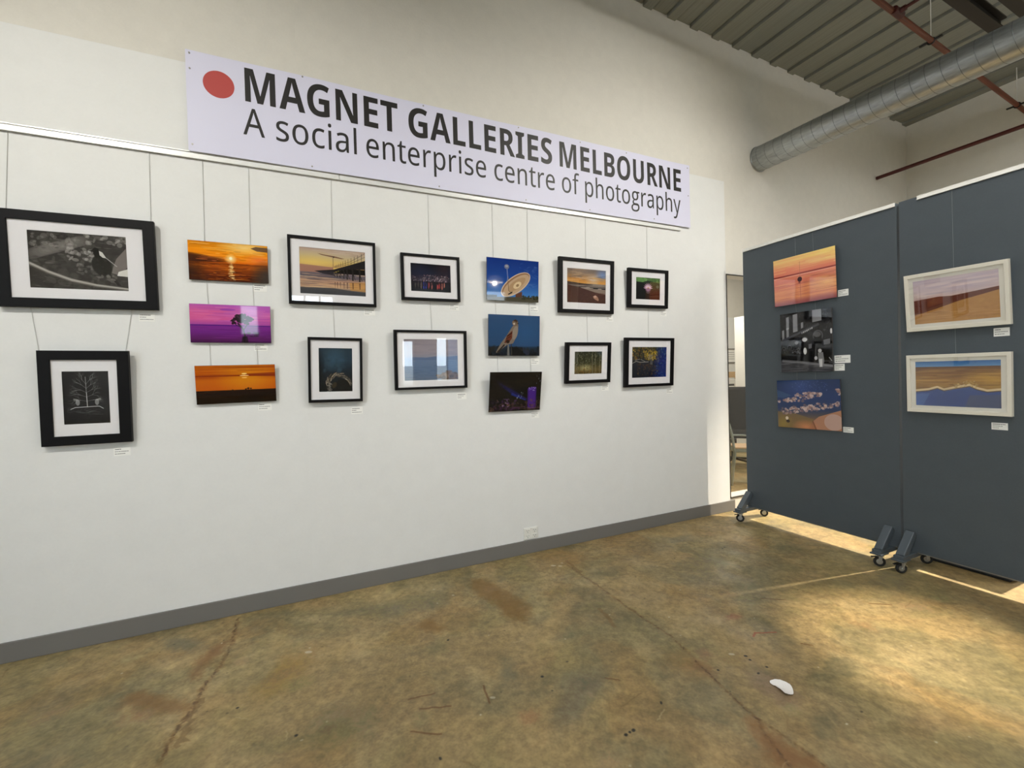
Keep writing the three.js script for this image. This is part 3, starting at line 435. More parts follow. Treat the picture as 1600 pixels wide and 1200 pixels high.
    const petal = (ang, l, wd, c) => { x.save(); x.translate(262, 196); x.rotate(ang); x.globalAlpha = 1; x.fillStyle = c; x.beginPath(); x.moveTo(6, 0); x.quadraticCurveTo(l * 0.55, -wd, l, 0); x.quadraticCurveTo(l * 0.55, wd, 6, 0); x.fill(); x.strokeStyle = '#8c5a74'; x.lineWidth = 2; x.stroke(); x.restore(); };
    for (let k = 0; k < 9; k++) petal(0.15 + (Math.PI - 0.3) * k / 8, 66, 12, '#a9809a'); for (let k = 0; k < 9; k++) petal(-0.1 - (Math.PI - 0.2) * k / 8, 100, 17, '#d4aec4'); for (let k = 0; k < 7; k++) petal(-0.45 - (Math.PI - 0.9) * k / 6, 84, 15, '#ecd2e0'); oval(x, 262, 184, 16, 12, '#d8a860', 0.8); oval(x, 262, 262, 40, 26, '#8c7480', 0.5);
  }),
  trees: canvas(520, 420, (x, w, h) => {
    vgrad(x, w, 0, h, [[0, '#2c2e1e'], [0.5, '#3e3c24'], [0.8, '#6a5c34'], [1, '#4c3c1c']]); dabs(x, 0, w, 0, 270, 420, ['#4c4e34', '#1e2014', '#77765c', '#34361f', '#8e8c74', '#5c5a38'], 3, 14, 0.3, 0.7); glow(x, 210, 300, 130, '196,190,140', 0.8, 1.2, 0.6); dabs(x, 20, 500, 270, 410, 120, ['#8c7a44', '#5a4620', '#a89460', '#3c2e14', '#b06a24'], 3, 14, 0.25, 0.55); for (const a of [60, 110, 190, 330, 355, 390, 440, 480]) line(x, [[a, rr(40, 120)], [a + rr(-14, 14), 240], [a + rr(-10, 16), 410]], a % 3 ? '#15140c' : '#9c967c', rr(3, 8), 0.85); glow(x, 480, 20, 90, '60,72,84', 0.7);
  }),
  autumn: canvas(640, 440, (x, w, h) => {
    vgrad(x, w, 0, h, [[0, '#3a3a26'], [0.5, '#26262c'], [1, '#16161e']]); for (let k = 0; k < 12; k++) poly(x, [[420 + k * 14, 0], [640, 0], [640, 440], [360 + k * 16, 440]], '#1a2a86', 0.09); dabs(x, 0, 420, 0, 180, 240, ['#8a6a1c', '#5a5c24', '#a8862a', '#3a3c1c', '#c09a34', '#70401c'], 4, 18, 0.25, 0.6); dabs(x, 230, 460, 60, 190, 140, ['#c4a22c', '#d8b840', '#9a8020'], 4, 16, 0.3, 0.6); dabs(x, 100, 480, 240, 400, 160, ['#5a3c1c', '#7a5624', '#2c2a2a', '#26304c'], 4, 16, 0.2, 0.5); dabs(x, 420, 640, 20, 420, 140, ['#2c46a8', '#18227a', '#486aa0', '#101858', '#5a7c70'], 4, 16, 0.2, 0.5);
    line(x, [[0, 240], [80, 205], [150, 220], [300, 215]], '#b0aca4', 7, 0.9); line(x, [[60, 190], [150, 175], [240, 210]], '#d8d4cc', 4, 0.8); line(x, [[150, 180], [140, 110], [170, 20]], '#1c1812', 14, 0.9); line(x, [[145, 110], [70, 60]], '#1c1812', 8, 0.9); line(x, [[210, 40], [290, 50]], '#1a160e', 10, 0.8);
  }),
  pinksunset: canvas(640, 500, (x, w, h) => {
    vgrad(x, w, 0, 190, [[0, '#efc878'], [0.35, '#f0b070'], [0.6, '#e88a68'], [1, '#dc7860']]); glow(x, 560, 30, 260, '246,218,120', 0.8, 1.4, 0.5); streaks(x, w, 10, 150, 40, ['#f6d68c', '#e89a70', '#f2b878'], 0.2, 0.4, 5, 14, 0.2, 0.6);
    vgrad(x, w, 182, 200, [[0, '#b05048'], [0.5, '#7a2c2c'], [1, '#c87058']]); vgrad(x, w, 198, 500, [[0, '#e0826a'], [0.3, '#d87860'], [0.55, '#e08e66'], [0.75, '#dc8a60'], [1, '#a45a58']]); line(x, [[0, 204], [640, 204]], '#f6ccb0', 4, 0.8); streaks(x, w, 215, 440, 120, ['#b06058', '#f2b070', '#c46c5a', '#eca070', '#a05450'], 0.2, 0.45, 2, 7, 0.15, 0.6); glow(x, 560, 330, 200, '244,190,110', 0.6, 1.2, 0.5); vgrad(x, w, 440, 500, [[0, 'rgba(150,80,80,0)'], [1, 'rgba(138,72,76,0.9)']]);
    oval(x, 284, 252, 24, 26, '#3c1c24'); line(x, [[288, 70], [286, 230]], '#a06a50', 5, 0.45); line(x, [[286, 280], [288, 490]], '#9a5048', 5, 0.45); oval(x, 280, 285, 12, 10, '#6a3434', 0.7);
  }),
  street: canvas(500, 600, (x, w, h) => {
    x.fillStyle = '#101012'; x.fillRect(0, 0, w, h); dabs(x, 0, w, 0, 420, 140, ['#1c1c1f', '#28282c', '#0a0a0c'], 10, 40, 0.3, 0.6);
    for (const [a, b, ww, hh] of [[60, 40, 34, 120], [130, 20, 50, 170], [320, 0, 90, 110], [15, 170, 26, 90], [60, 150, 30, 90], [210, 110, 26, 50]]) { for (let k = 0; k < 6; k++) poly(x, [[a + k, b], [a + ww - k, b - 6], [a + ww - k, b + hh], [a + k, b + hh + 8]], '#b8b8bc', 0.17); }
    poly(x, [[20, 262], [380, 130], [390, 150], [22, 284]], '#3c3c42'); for (let k = 0; k < 7; k++) poly(x, [[216 + k * 16, 206 - k * 6.5], [226 + k * 16, 202 - k * 6.5], [226 + k * 16, 220 - k * 6.5], [216 + k * 16, 224 - k * 6.5]], '#cfcfd2', rr(0.5, 0.95));
    for (const [a, b, r] of [[30, 360, 22], [90, 350, 24], [165, 315, 28], [245, 290, 34], [370, 250, 48]]) { oval(x, a, b, r, r * 1.1, '#4a4a4e'); oval(x, a, b + 4, r * 0.78, r * 0.9, '#0c0c0e'); poly(x, [[a - r * 0.78, b], [a + r * 0.78, b], [a + r * 0.78, 470], [a - r * 0.78, 460]], '#0a0a0c'); } oval(x, 245, 282, 24, 20, '#dcdce0', 0.9); oval(x, 164, 308, 16, 16, '#a0a0a4', 0.8); oval(x, 365, 240, 34, 26, '#6c6c70', 0.7); oval(x, 246, 395, 16, 34, '#e8e8ea', 0.9); dabs(x, 10, 200, 360, 420, 30, ['#8a8a8e', '#5a5a5e'], 4, 12, 0.3, 0.7); poly(x, [[420, 300], [480, 290], [480, 340], [424, 346]], '#6e6e72', 0.9); poly(x, [[280, 330], [312, 324], [312, 370], [282, 374]], '#8a8a8e', 0.7); oval(x, 492, 220, 10, 26, '#d8d8da', 0.9);
    poly(x, [[0, 480], [500, 540], [500, 600], [0, 600]], '#3a3a3e'); streaks(x, w, 500, 598, 50, ['#5c5c60', '#242428', '#707074'], 0.3, 0.6, 2, 7); poly(x, [[10, 470], [230, 496], [500, 540], [500, 560], [200, 515], [10, 495]], '#8c8c90', 0.6);
    oval(x, 386, 400, 17, 19, '#b0b0b2'); poly(x, [[366, 418], [414, 416], [424, 500], [410, 560], [378, 560], [370, 500]], '#77777a'); poly(x, [[376, 480], [408, 480], [404, 556], [382, 556]], '#d0d0d2', 0.85); oval(x, 348, 470, 15, 18, '#c4c4c6', 0.85); line(x, [[470, 470], [490, 500]], '#b8b8ba', 7, 0.8);
  }),
  blossom: canvas(640, 500, (x, w, h) => {
    vgrad(x, w, 0, h, [[0, '#122c58'], [0.35, '#163062'], [0.6, '#24345a'], [0.8, '#6a5240'], [1, '#7c5234']]); glow(x, 250, 60, 200, '48,72,130', 0.8); dabs(x, 170, 520, 10, 110, 120, ['#4a62a0', '#6478b0', '#2a4488'], 2, 6, 0.3, 0.6); poly(x, [[0, 100], [160, 160], [60, 190], [0, 180]], '#3c5a7c', 0.5);
    poly(x, [[0, 330], [200, 350], [380, 400], [320, 500], [0, 500]], '#7a6238', 0.75); poly(x, [[370, 420], [430, 370], [640, 300], [640, 500], [400, 500]], '#a8765a'); oval(x, 570, 420, 90, 80, '#b89a90', 0.8); glow(x, 300, 480, 130, '206,128,84', 0.9, 1.2, 0.6); glow(x, 60, 460, 120, '150,130,50', 0.6); line(x, [[370, 420], [400, 500]], '#5a3420', 12, 0.6);
    const bl = (x0, y0, x1, y1, n, s) => { for (let k = 0; k < n * 1.6; k++) { const z = rr(4, 10), t = rnd(), a = x0 + (x1 - x0) * t + rr(-s, s), b = y0 + (y1 - y0) * t + rr(-s, s) * 0.7; for (let q = 0; q < 5; q++) oval(x, a + z * Math.cos(q * 1.26 + k), b + z * 0.8 * Math.sin(q * 1.26 + k), z, z * 0.75, ['#c0a29c', '#8c706e', '#d4bcb2', '#6a5a62', '#a48884'][k % 5], 0.7); oval(x, a, b, z * 0.4, z * 0.4, '#7a423c', 0.7); } };
    bl(20, 210, 260, 200, 22, 30); bl(240, 170, 460, 140, 40, 40); bl(80, 330, 460, 260, 56, 46); bl(470, 280, 640, 230, 24, 22); bl(600, 80, 640, 150, 8, 20); oval(x, 100, 400, 16, 18, '#e4d2b8', 0.9); oval(x, 110, 432, 20, 16, '#2c2018', 0.9);
  }),
  dune: canvas(640, 450, (x, w, h) => {
    vgrad(x, w, 0, 250, [[0, '#c2b2be'], [0.5, '#cbb8bc'], [0.85, '#d0b4a4'], [1, '#d8b090']]); streaks(x, w, 0, 210, 60, ['#b4a4b4', '#dccac8', '#c0aeb8', '#e4d4cc'], 0.2, 0.4, 5, 14, 0.2, 0.6); poly(x, [[0, 205], [200, 188], [300, 196], [640, 160], [640, 450], [0, 450]], '#6e4434'); poly(x, [[0, 205], [200, 188], [300, 196], [640, 160], [640, 200], [300, 250], [0, 330]], '#6a3c30'); poly(x, [[0, 355], [180, 305], [360, 250], [640, 190], [640, 450], [0, 450]], '#b4854e'); streaks(x, w, 330, 446, 70, ['#a0703e', '#c89a62', '#8e6236', '#d0a670'], 0.2, 0.4, 2, 7, 0.1, 0.4); dabs(x, 380, 640, 260, 440, 50, ['#a87848', '#c09258'], 8, 24, 0.15, 0.35); glow(x, 60, 260, 90, '92,34,22', 0.6);
  }),
  coast: canvas(640, 450, (x, w, h) => {
    vgrad(x, w, 0, 62, [[0, '#2f62a0'], [1, '#6a94be']]); vgrad(x, w, 60, 300, [[0, '#6a4a34'], [0.25, '#805830'], [0.55, '#a4783a'], [0.8, '#94703c'], [1, '#7c5c3c']]); streaks(x, w, 80, 270, 120, ['#b88a44', '#6c4a2c', '#c8a058', '#8a6434'], 0.2, 0.45, 3, 9, 0.1, 0.5); glow(x, 560, 180, 200, '206,160,60', 0.55, 1.2, 0.5);
    const shore = (d) => [[0, 300 + d], [110, 286 + d], [180, 262 + d], [230, 286 + d], [320, 262 + d], [420, 240 + d], [470, 268 + d], [540, 290 + d], [640, 276 + d]]; poly(x, [...shore(-16), ...shore(6).reverse()], '#dcc498'); poly(x, [...shore(4), ...shore(18).reverse()], '#5a4a40', 0.8); dabs(x, 300, 470, 200, 260, 40, ['#d8c490', '#8a6a40', '#c0a060'], 4, 14, 0.3, 0.6);
    x.save(); poly(x, [...shore(14), [640, 450], [0, 450]], '#44588e'); glow(x, 300, 380, 300, '44,58,110', 0.5, 1.2, 0.4); poly(x, [[0, 330], [120, 320], [60, 450], [0, 450]], '#5a78b4', 0.6); poly(x, [[420, 330], [640, 320], [640, 450], [380, 450]], '#5a5c6c', 0.6); x.restore();
  }),
};

// ───────── pictures ─────────
const XP = 3.775;                                  // front face of the display panels
function hang(name, label, category, f) {          // group at the bottom edge, front plane z = 0 of the group
  const t = thing(name, label, category);
  const c = [f.u + (f.h / 2) * Math.sin(f.roll), f.v - (f.h / 2) * Math.cos(f.roll) * Math.cos(f.tilt)];
  t.position.set(...(f.p ? [XP - f.out, c[1], c[0]] : [c[0], c[1], f.out]));
  t.rotation.order = 'YXZ'; t.rotation.set(f.tilt, f.p ? -Math.PI / 2 : 0, f.roll);
  return t;
}
function framed(key, f, label, frameMat, frameLabel, matMat = matBoard) {
  const t = hang('framed_picture', label, 'picture', f), { w, h } = f, D = f.out - 0.004;
  const y = h / 2, [ol, or_, ob, ot] = f.op;
  mesh('frame', plate([-w / 2, w / 2, 0, h], [[ol, or_, ob + y, ot + y]], D, 0.002).translate(0, 0, -D), frameMat, t).userData.label = frameLabel;
  mesh('backing_board', box(-w / 2 + 0.006, w / 2 - 0.006, 0.006, h - 0.006, -D + 0.001, -D + 0.004), M(C('#6b5a44'), 0.9), t);
  const zi = -0.010;
  if (f.im) {
    const [il, ir, ib, it] = f.im;
    mesh('mat', plate([ol - 0.002, or_ + 0.002, ob + y - 0.002, ot + y + 0.002], [[il, ir, ib + y, it + y]], 0.0022, 0.0006).translate(0, 0, zi - 0.0022), matMat, t);
    mesh('print', new THREE.PlaneGeometry(ir - il + 0.01, it - ib + 0.01).translate((il + ir) / 2, (ib + it) / 2 + y, zi - 0.0026), new THREE.MeshPhysicalMaterial({ map: prints[key], roughness: 0.9, specularIntensity: 0.15 }), t);
  }
  mesh('glass', box(ol - 0.001, or_ + 0.001, ob + y - 0.001, ot + y + 0.001, zi + 0.003, zi + 0.005), glass, t);
  return t;
}
function acrylic(key, f, label) {
  const t = hang('mounted_print', label, 'picture', f), { w, h } = f;
  mesh('panel_board', rbox(-w / 2, w / 2, 0, h, -0.008, -0.0004, 0.001), M(C('#3c3836'), 0.6), t);
  mesh('print', new THREE.PlaneGeometry(w - 0.001, h - 0.001).translate(0, h / 2, 0), new THREE.MeshPhysicalMaterial({ map: prints[key], roughness: 0.9, specularIntensity: 0.1, clearcoat: 0.9, clearcoatRoughness: 0.03 }), t);
  for (const s of [-1, 1]) mesh('hanging_bracket', box(s * w * 0.3 - 0.012, s * w * 0.3 + 0.012, h - 0.05, h - 0.02, -f.out + 0.006, -0.008), M(C('#8e8e8e'), 0.4, 0.6), t);
  return t;
}
const F = (u, v, w, h, tilt, roll, op, im, p = 0, out = 0.035) => ({ u, v, w, h, tilt, roll, op, im, p, out });
framed('forest_bird', F(-1.086, 2.083, 0.660, 0.496, 0.03, 0.008, [-0.277, 0.277, -0.2, 0.2], [-0.204, 0.2, -0.146, 0.15]), 'wide black frame with monochrome photo of a dark bird on a branch', blackFrame, 'wide black frame');
framed('etching', F(-1.081, 1.353, 0.376, 0.505, 0.044, -0.007, [-0.138, 0.136, -0.203, 0.203], [-0.096, 0.096, -0.141, 0.142]), 'wide black upright frame with white line drawing of a tree on black', blackFrame, 'wide black frame');
framed('pier', F(0.182, 2.121, 0.534, 0.431, 0.024, -0.005, [-0.250, 0.250, -0.197, 0.197], [-0.2, 0.2, -0.147, 0.147]), 'thin black frame with photo of a pier at dusk', blackFrame, 'thin black frame');
framed('darkbird', F(0.177, 1.481, 0.332, 0.422, 0.045, -0.015, [-0.15, 0.15, -0.193, 0.193], [-0.102, 0.102, -0.142, 0.142]), 'thin black upright frame with dark photo of a curled feathered bird below the pier picture', blackFrame, 'thin black frame');
framed('city', F(0.833, 2.128, 0.426, 0.325, 0.018, 0.004, [-0.193, 0.193, -0.144, 0.144], [-0.145, 0.145, -0.098, 0.098]), 'small black frame with photo of city lights mirrored in a river', blackFrame, 'thin black frame');
framed('haze', F(0.819, 1.543, 0.526, 0.418, 0.035, 0.002, [-0.242, 0.242, -0.192, 0.192], [-0.195, 0.195, -0.145, 0.145]), 'thin black frame with mauve and slate-blue print, brown at lower right, half hidden by reflections', blackFrame, 'thin black frame');
framed('beach', F(2.155, 2.147, 0.545, 0.448, 0.062, 0.006, [-0.238, 0.238, -0.195, 0.195], [-0.192, 0.192, -0.139, 0.139]), 'black frame with photo of a brown beach and stone at sunset', blackFrame, 'black frame');
framed('lily', F(2.814, 2.165, 0.455, 0.344, 0.064, 0.012, [-0.193, 0.193, -0.145, 0.145], [-0.137, 0.137, -0.096, 0.096]), 'small black frame with photo of a pink water lily', blackFrame, 'black frame');
framed('trees', F(2.151, 1.507, 0.447, 0.340, 0.09, 0.005, [-0.192, 0.192, -0.144, 0.144], [-0.136, 0.136, -0.093, 0.093]), 'small black frame with photo of trees in dappled forest light', blackFrame, 'black frame');
framed('autumn', F(2.81, 1.505, 0.558, 0.436, 0.06, 0.003, [-0.241, 0.241, -0.194, 0.194], [-0.197, 0.197, -0.136, 0.136]), 'black frame with photo of yellow leaves and blue water below the lily picture', blackFrame, 'black frame');
acrylic('sunset', F(-0.401, 2.14, 0.41, 0.229, 0.032, 0.003, 0, 0, 0, 0.02), 'unframed orange sunset over rippled water with sun track, top of its column');
acrylic('purple', F(-0.401, 1.769, 0.417, 0.227, 0.035, -0.002, 0, 0, 0, 0.02), 'unframed purple print of a lone tree standing in water');
acrylic('orange', F(-0.384, 1.406, 0.416, 0.229, 0.068, 0.01, 0, 0, 0, 0.02), 'unframed deep orange print of striped sun above black land');
acrylic('telescope', F(1.479, 2.153, 0.442, 0.32, 0.065, -0.001, 0, 0, 0, 0.025), 'unframed blue print of a radio telescope dish');
acrylic('sparrow', F(1.478, 1.726, 0.438, 0.314, 0.065, -0.005, 0, 0, 0, 0.025), 'unframed dark blue print of a small brown bird on a post');
acrylic('night', F(1.469, 1.291, 0.439, 0.306, 0.156, -0.011, 0, 0, 0, 0.025), 'unframed black print of purple-lit towers at night');
acrylic('pinksunset', F(0.828, 2.154, 0.505, 0.399, 0.032, 0.002, 0, 0, 1, 0.025), 'unframed pink and yellow seascape print with dark marker, on grey panel');
acrylic('street', F(0.834, 1.633, 0.42, 0.498, 0.013, 0.002, 0, 0, 1, 0.025), 'unframed black and white print of an arched street front, on grey panel');
acrylic('blossom', F(0.841, 1.114, 0.514, 0.405, 0.007, 0.017, 0, 0, 1, 0.025), 'unframed print of pale blossoms against deep blue, on grey panel');
const matCream = M(C('#dcd8cc'), 0.9);
framed('dune', F(1.776, 1.824, 0.499, 0.379, 0.105, -0.008, [-0.229, 0.229, -0.165, 0.165], [-0.205, 0.205, -0.143, 0.143], 1), 'white frame with photo of brown dunes under pale sky', whiteFrame, 'white frame', matCream);
framed('coast', F(1.774, 1.285, 0.503, 0.382, 0.032, -0.008, [-0.231, 0.231, -0.168, 0.168], [-0.205, 0.205, -0.146, 0.146], 1), 'white frame with photo of golden shore above blue water', whiteFrame, 'white frame', matCream);

// caption cards: white slips with a few lines of tiny illegible print
const cardTex = [0, 1, 2].map((k) => canvas(160, 96, (x, w, h) => { x.fillStyle = '#efefeb'; x.fillRect(0, 0, w, h); for (let l = 0; l < 3; l++) { let a = 12; const end = [110, 70, 140][(l + k) % 3]; while (a < end) { const d = rr(5, 16); x.fillStyle = l === 1 && k === 0 ? '#3c3c40' : '#5c5c60'; x.fillRect(a, 16 + l * 26, d, l ? 7 : 9); a += d + rr(2, 5); } } }));
const cardMat = cardTex.map((t) => new THREE.MeshStandardMaterial({ map: t, roughness: 0.8 }));
function card(u, v, w, h, p, label, k = 0) {
  const t = thing('caption_card', label, 'label', p ? [XP, v - h / 2, u] : [u, v - h / 2, 0]); if (p) t.rotation.y = -Math.PI / 2;
  mesh('card', box(-w / 2, w / 2, 0, h, 0, 0.0012), cardWhite, t);
  mesh('printed_face', new THREE.PlaneGeometry(w, h).translate(0, h / 2, 0.0016), cardMat[k % 3], t);
}
[[-0.815, 1.798, 'the monochrome bird on branch'], [-0.949, 1.045, 'the tree line drawing'], [-0.244, 1.999, 'the orange sunset over water'], [-0.252, 1.631, 'the purple tree print'], [-0.241, 1.26, 'the striped orange sun print'], [0.406, 1.872, 'the framed pier'], [0.303, 1.206, 'the dark feathered bird'], [1.007, 1.929, 'the framed city lights'], [1.046, 1.272, 'the framed mauve and blue print'], [1.672, 1.942, 'the radio telescope print'], [1.667, 1.523, 'the blue bird-on-post print'], [1.654, 1.095, 'the purple night towers print'], [2.406, 1.889, 'the framed brown beach'], [3.019, 1.954, 'the framed water lily'], [2.344, 1.29, 'the framed forest trees'], [3.072, 1.236, 'the framed yellow leaves']].forEach(([u, v, s], k) => card(u, v, 0.074, 0.046, 0, 'small white caption card below right of ' + s, k));
[[1.112, 1.985, 0.073, 0.05, 'small caption card beside the pink seascape print'], [1.098, 1.475, 0.113, 0.06, 'larger upper caption card beside the black and white street print'], [1.077, 1.412, 0.073, 0.052, 'smaller lower caption card beside the black and white street print'], [1.133, 0.929, 0.073, 0.042, 'small caption card beside the blossom print'], [1.974, 1.594, 0.068, 0.05, 'caption card under the white-framed dunes'], [1.961, 1.029, 0.07, 0.042, 'caption card under the white-framed shore']].forEach(([u, v, w, h, s], k) => card(u, v, w, h, 1, s, k));

// hanging wires
const WS = [
  ['left wire above the monochrome bird picture', 0, [[-1.361, 2.737], [-1.381, 2.327]]], ['right wire above the monochrome bird picture', 0, [[-0.776, 2.745], [-0.78, 2.332]]],
  ['left slanting wire between monochrome bird and tree drawing', 0, [[-1.306, 1.88], [-1.275, 1.592]]], ['right slanting wire between monochrome bird and tree drawing', 0, [[-0.876, 1.87], [-0.918, 1.59]]],
  ['left wire behind the three orange and purple prints', 0, [[-0.522, 2.745], [-0.526, 2.267], [-0.523, 2.021], [-0.519, 1.892], [-0.519, 1.655], [-0.518, 1.506]]], ['right wire behind the three orange and purple prints', 0, [[-0.285, 2.745], [-0.289, 2.256], [-0.284, 2.028], [-0.281, 1.886], [-0.274, 1.657], [-0.271, 1.514]]],
  ['wire holding the pier and dark feathered bird pictures', 0, [[0.187, 2.745], [0.181, 2.33], [0.175, 1.906], [0.178, 1.686]]], ['wire holding the city lights and mauve and blue pictures', 0, [[0.833, 2.745], [0.831, 2.29], [0.827, 1.97], [0.835, 1.745]]],
  ['left wire behind the telescope, bird and night prints', 0, [[1.329, 2.745], [1.329, 2.317], [1.336, 1.994], [1.34, 1.886], [1.342, 1.571], [1.343, 1.433]]], ['right wire behind the telescope, bird and night prints', 0, [[1.63, 2.742], [1.625, 2.312], [1.625, 1.997], [1.627, 1.885], [1.626, 1.57], [1.628, 1.427]]],
  ['wire holding the beach and forest trees pictures', 0, [[2.179, 2.74], [2.175, 2.37], [2.171, 1.925], [2.174, 1.67]]], ['wire holding the water lily and yellow leaves pictures', 0, [[2.841, 2.74], [2.837, 2.335], [2.837, 1.995], [2.834, 1.716]]],
  ['left thin wire on grey panel behind the pink seascape', 1, [[0.748, 2.53], [0.75, 2.37], [0.743, 1.952], [0.749, 1.892], [0.744, 1.384], [0.745, 1.303]]], ['right thin wire on grey panel behind the pink seascape', 1, [[0.892, 2.53], [0.895, 2.374], [0.903, 1.963], [0.905, 1.885], [0.897, 1.381], [0.897, 1.303]]], ['thin wire on grey panel holding the two white frames', 1, [[1.757, 2.52], [1.761, 2.035], [1.765, 1.594], [1.767, 1.471]]],
];
for (const [s, p, pts] of WS) {
  const path = new THREE.CurvePath(), q = pts.map(([u, v]) => (p ? V(XP - 0.0035, v, u) : V(u, v, 0.0035)));
  const geos = []; for (let i = 0; i < q.length - 1; i++) geos.push(rod(q[i], q[i + 1], p ? 0.0008 : 0.0013, 6));
  tag(mesh('hanging_wire', geos, p ? panelWire : wireMat), s, 'wire', 'picture hanging wires');
}

// ───────── display panels on castors ─────────
function castor(parent, x, z, turn, locked) {
  const g = part('castor', parent); g.position.set(x, 0, z); g.rotation.y = turn;
  mesh('tyre', new THREE.TorusGeometry(0.026, 0.0095, 10, 28).scale(1, 1, 1.1).translate(0, 0.0355, 0), rubber, g);
  mesh('wheel', new THREE.LatheGeometry([[0.004, -0.008], [0.012, -0.0095], [0.021, -0.006], [0.026, -0.008], [0.026, 0.008], [0.021, 0.006], [0.012, 0.0095], [0.004, 0.008]].map((p) => new THREE.Vector2(...p)), 24).rotateX(Math.PI / 2).translate(0, 0.0355, 0), zinc, g);
  const fork = []; for (const s of [-1, 1]) { const sh = new THREE.Shape([[-0.006, 0.03], [0.006, 0.03], [0.018, 0.078], [-0.006, 0.078]].map((p) => new THREE.Vector2(...p))); fork.push(new THREE.ExtrudeGeometry(sh, { depth: 0.003, bevelEnabled: false }).translate(0, 0, s * 0.0155 - 0.0015)); }
  fork.push(box(-0.02, 0.024, 0.076, 0.081, -0.017, 0.017), new THREE.CylinderGeometry(0.016, 0.016, 0.014, 16).translate(0.006, 0.087, 0), rod(V(0, 0.0355, -0.019), V(0, 0.0355, 0.019), 0.005, 10));
  mesh('fork', fork, zinc, g);
  if (locked) mesh('brake_lever', [bar(V(-0.012, 0.07, 0), V(-0.048, 0.062, 0), 0.022, 0.004)], rubber, g);
}
function displayPanel(label, z0, z1, rail0, rail1, feet) {
  const t = thing('display_panel', label, 'display panel', [XP + 0.025, 0, (z0 + z1) / 2], 'display panels on castors'), w = (z1 - z0) / 2, o = (z0 + z1) / 2;
  mesh('board', uvWorld(rbox(-0.025, 0.025, 0.125, 2.545, -w, w, 0.002), 'z', 'y', 0.6, 0.6), panelGrey, t);
  mesh('bottom_trim', box(-0.022, 0.022, 0.119, 0.125, -w + 0.002, w - 0.002), M(C('#8b867c'), 0.5, 0.4), t);
  mesh('hanging_rail', [rbox(-0.031, -0.0252, 2.522, 2.549, rail0 - o, rail1 - o, 0.001), box(-0.036, -0.0252, 2.522, 2.526, rail0 - o, rail1 - o)], whitePaint, t).userData.label = 'white hanging rail along the top';
  for (const fz of feet) {
    const f = part('foot', t); f.position.z = fz - o;
    mesh('base_bar', [rbox(-0.2, 0.2, 0.094, 0.124, -0.03, 0.03, 0.004), rbox(-0.215, -0.12, 0.09, 0.1, -0.036, 0.036, 0.002), rbox(0.12, 0.215, 0.09, 0.1, -0.036, 0.036, 0.002)], steelGrey, f);
    for (const s of [-1, 1]) mesh('brace', [bar(V(s * 0.03, 0.255, 0), V(s * 0.165, 0.112, 0), 0.052, 0.05)], steelGrey, f);
    castor(f, -0.165, 0, fz > 1.5 ? -0.55 : -0.95, true); castor(f, 0.165, 0, -0.8, true);
  }
}
displayPanel('grey display panel on castors next to the white wall, with three unframed prints', 0.247, 1.459, 0.25, 1.452, [0.278, 1.395]);
displayPanel('grey display panel on castors nearer the camera, with two white-framed pictures', 1.474, 2.69, 1.577, 2.67, [1.522, 2.62]);

{ // low plinth standing behind the nearer panel; it keeps the lamp's light from most of the gap under the panel
  const t = thing('plinth', 'grey plinth standing behind the nearer display panel', 'plinth', [4.25, 0, 1.705]);
  mesh('plinth_body', rbox(-0.2, 0.2, 0.02, 0.56, -0.225, 0.225, 0.004), M(C('#55585a'), 0.7), t); mesh('plinth_foot', box(-0.18, 0.18, 0, 0.02, -0.2, 0.2), rubber, t);
}
// ───────── small things ─────────
{
  const t = thing('power_outlet', 'white quad power outlet on the white wall just above the grey baseboard', 'power outlet', [1.588, 0.112, 0]), wp = M(C('#e2e2dc'), 0.4), dk = M(C('#3a3936'), 0.6);
  mesh('cover_plate', rbox(-0.062, 0.062, 0, 0.092, 0, 0.009, 0.003), wp, t);
  for (const [x, y] of [[-0.03, 0.025], [0.03, 0.025], [-0.03, 0.067], [0.03, 0.067]]) {
    const s = mesh('socket', rbox(x - 0.024, x + 0.024, y - 0.018, y + 0.018, 0.008, 0.0115, 0.001), wp, t);
    mesh('socket_slots', [[-0.008, 0.004, 0.5], [0.008, 0.004, -0.5], [0, -0.009, 0]].map(([a, b, r]) => new THREE.BoxGeometry(0.003, 0.009, 0.001).rotateZ(r).translate(x + a, y + b, 0.0118)), dk, s);
    mesh('switch_rocker', rbox(x + 0.013, x + 0.02, y + 0.002, y + 0.014, 0.011, 0.0145, 0.001), wp, s);
  }
}
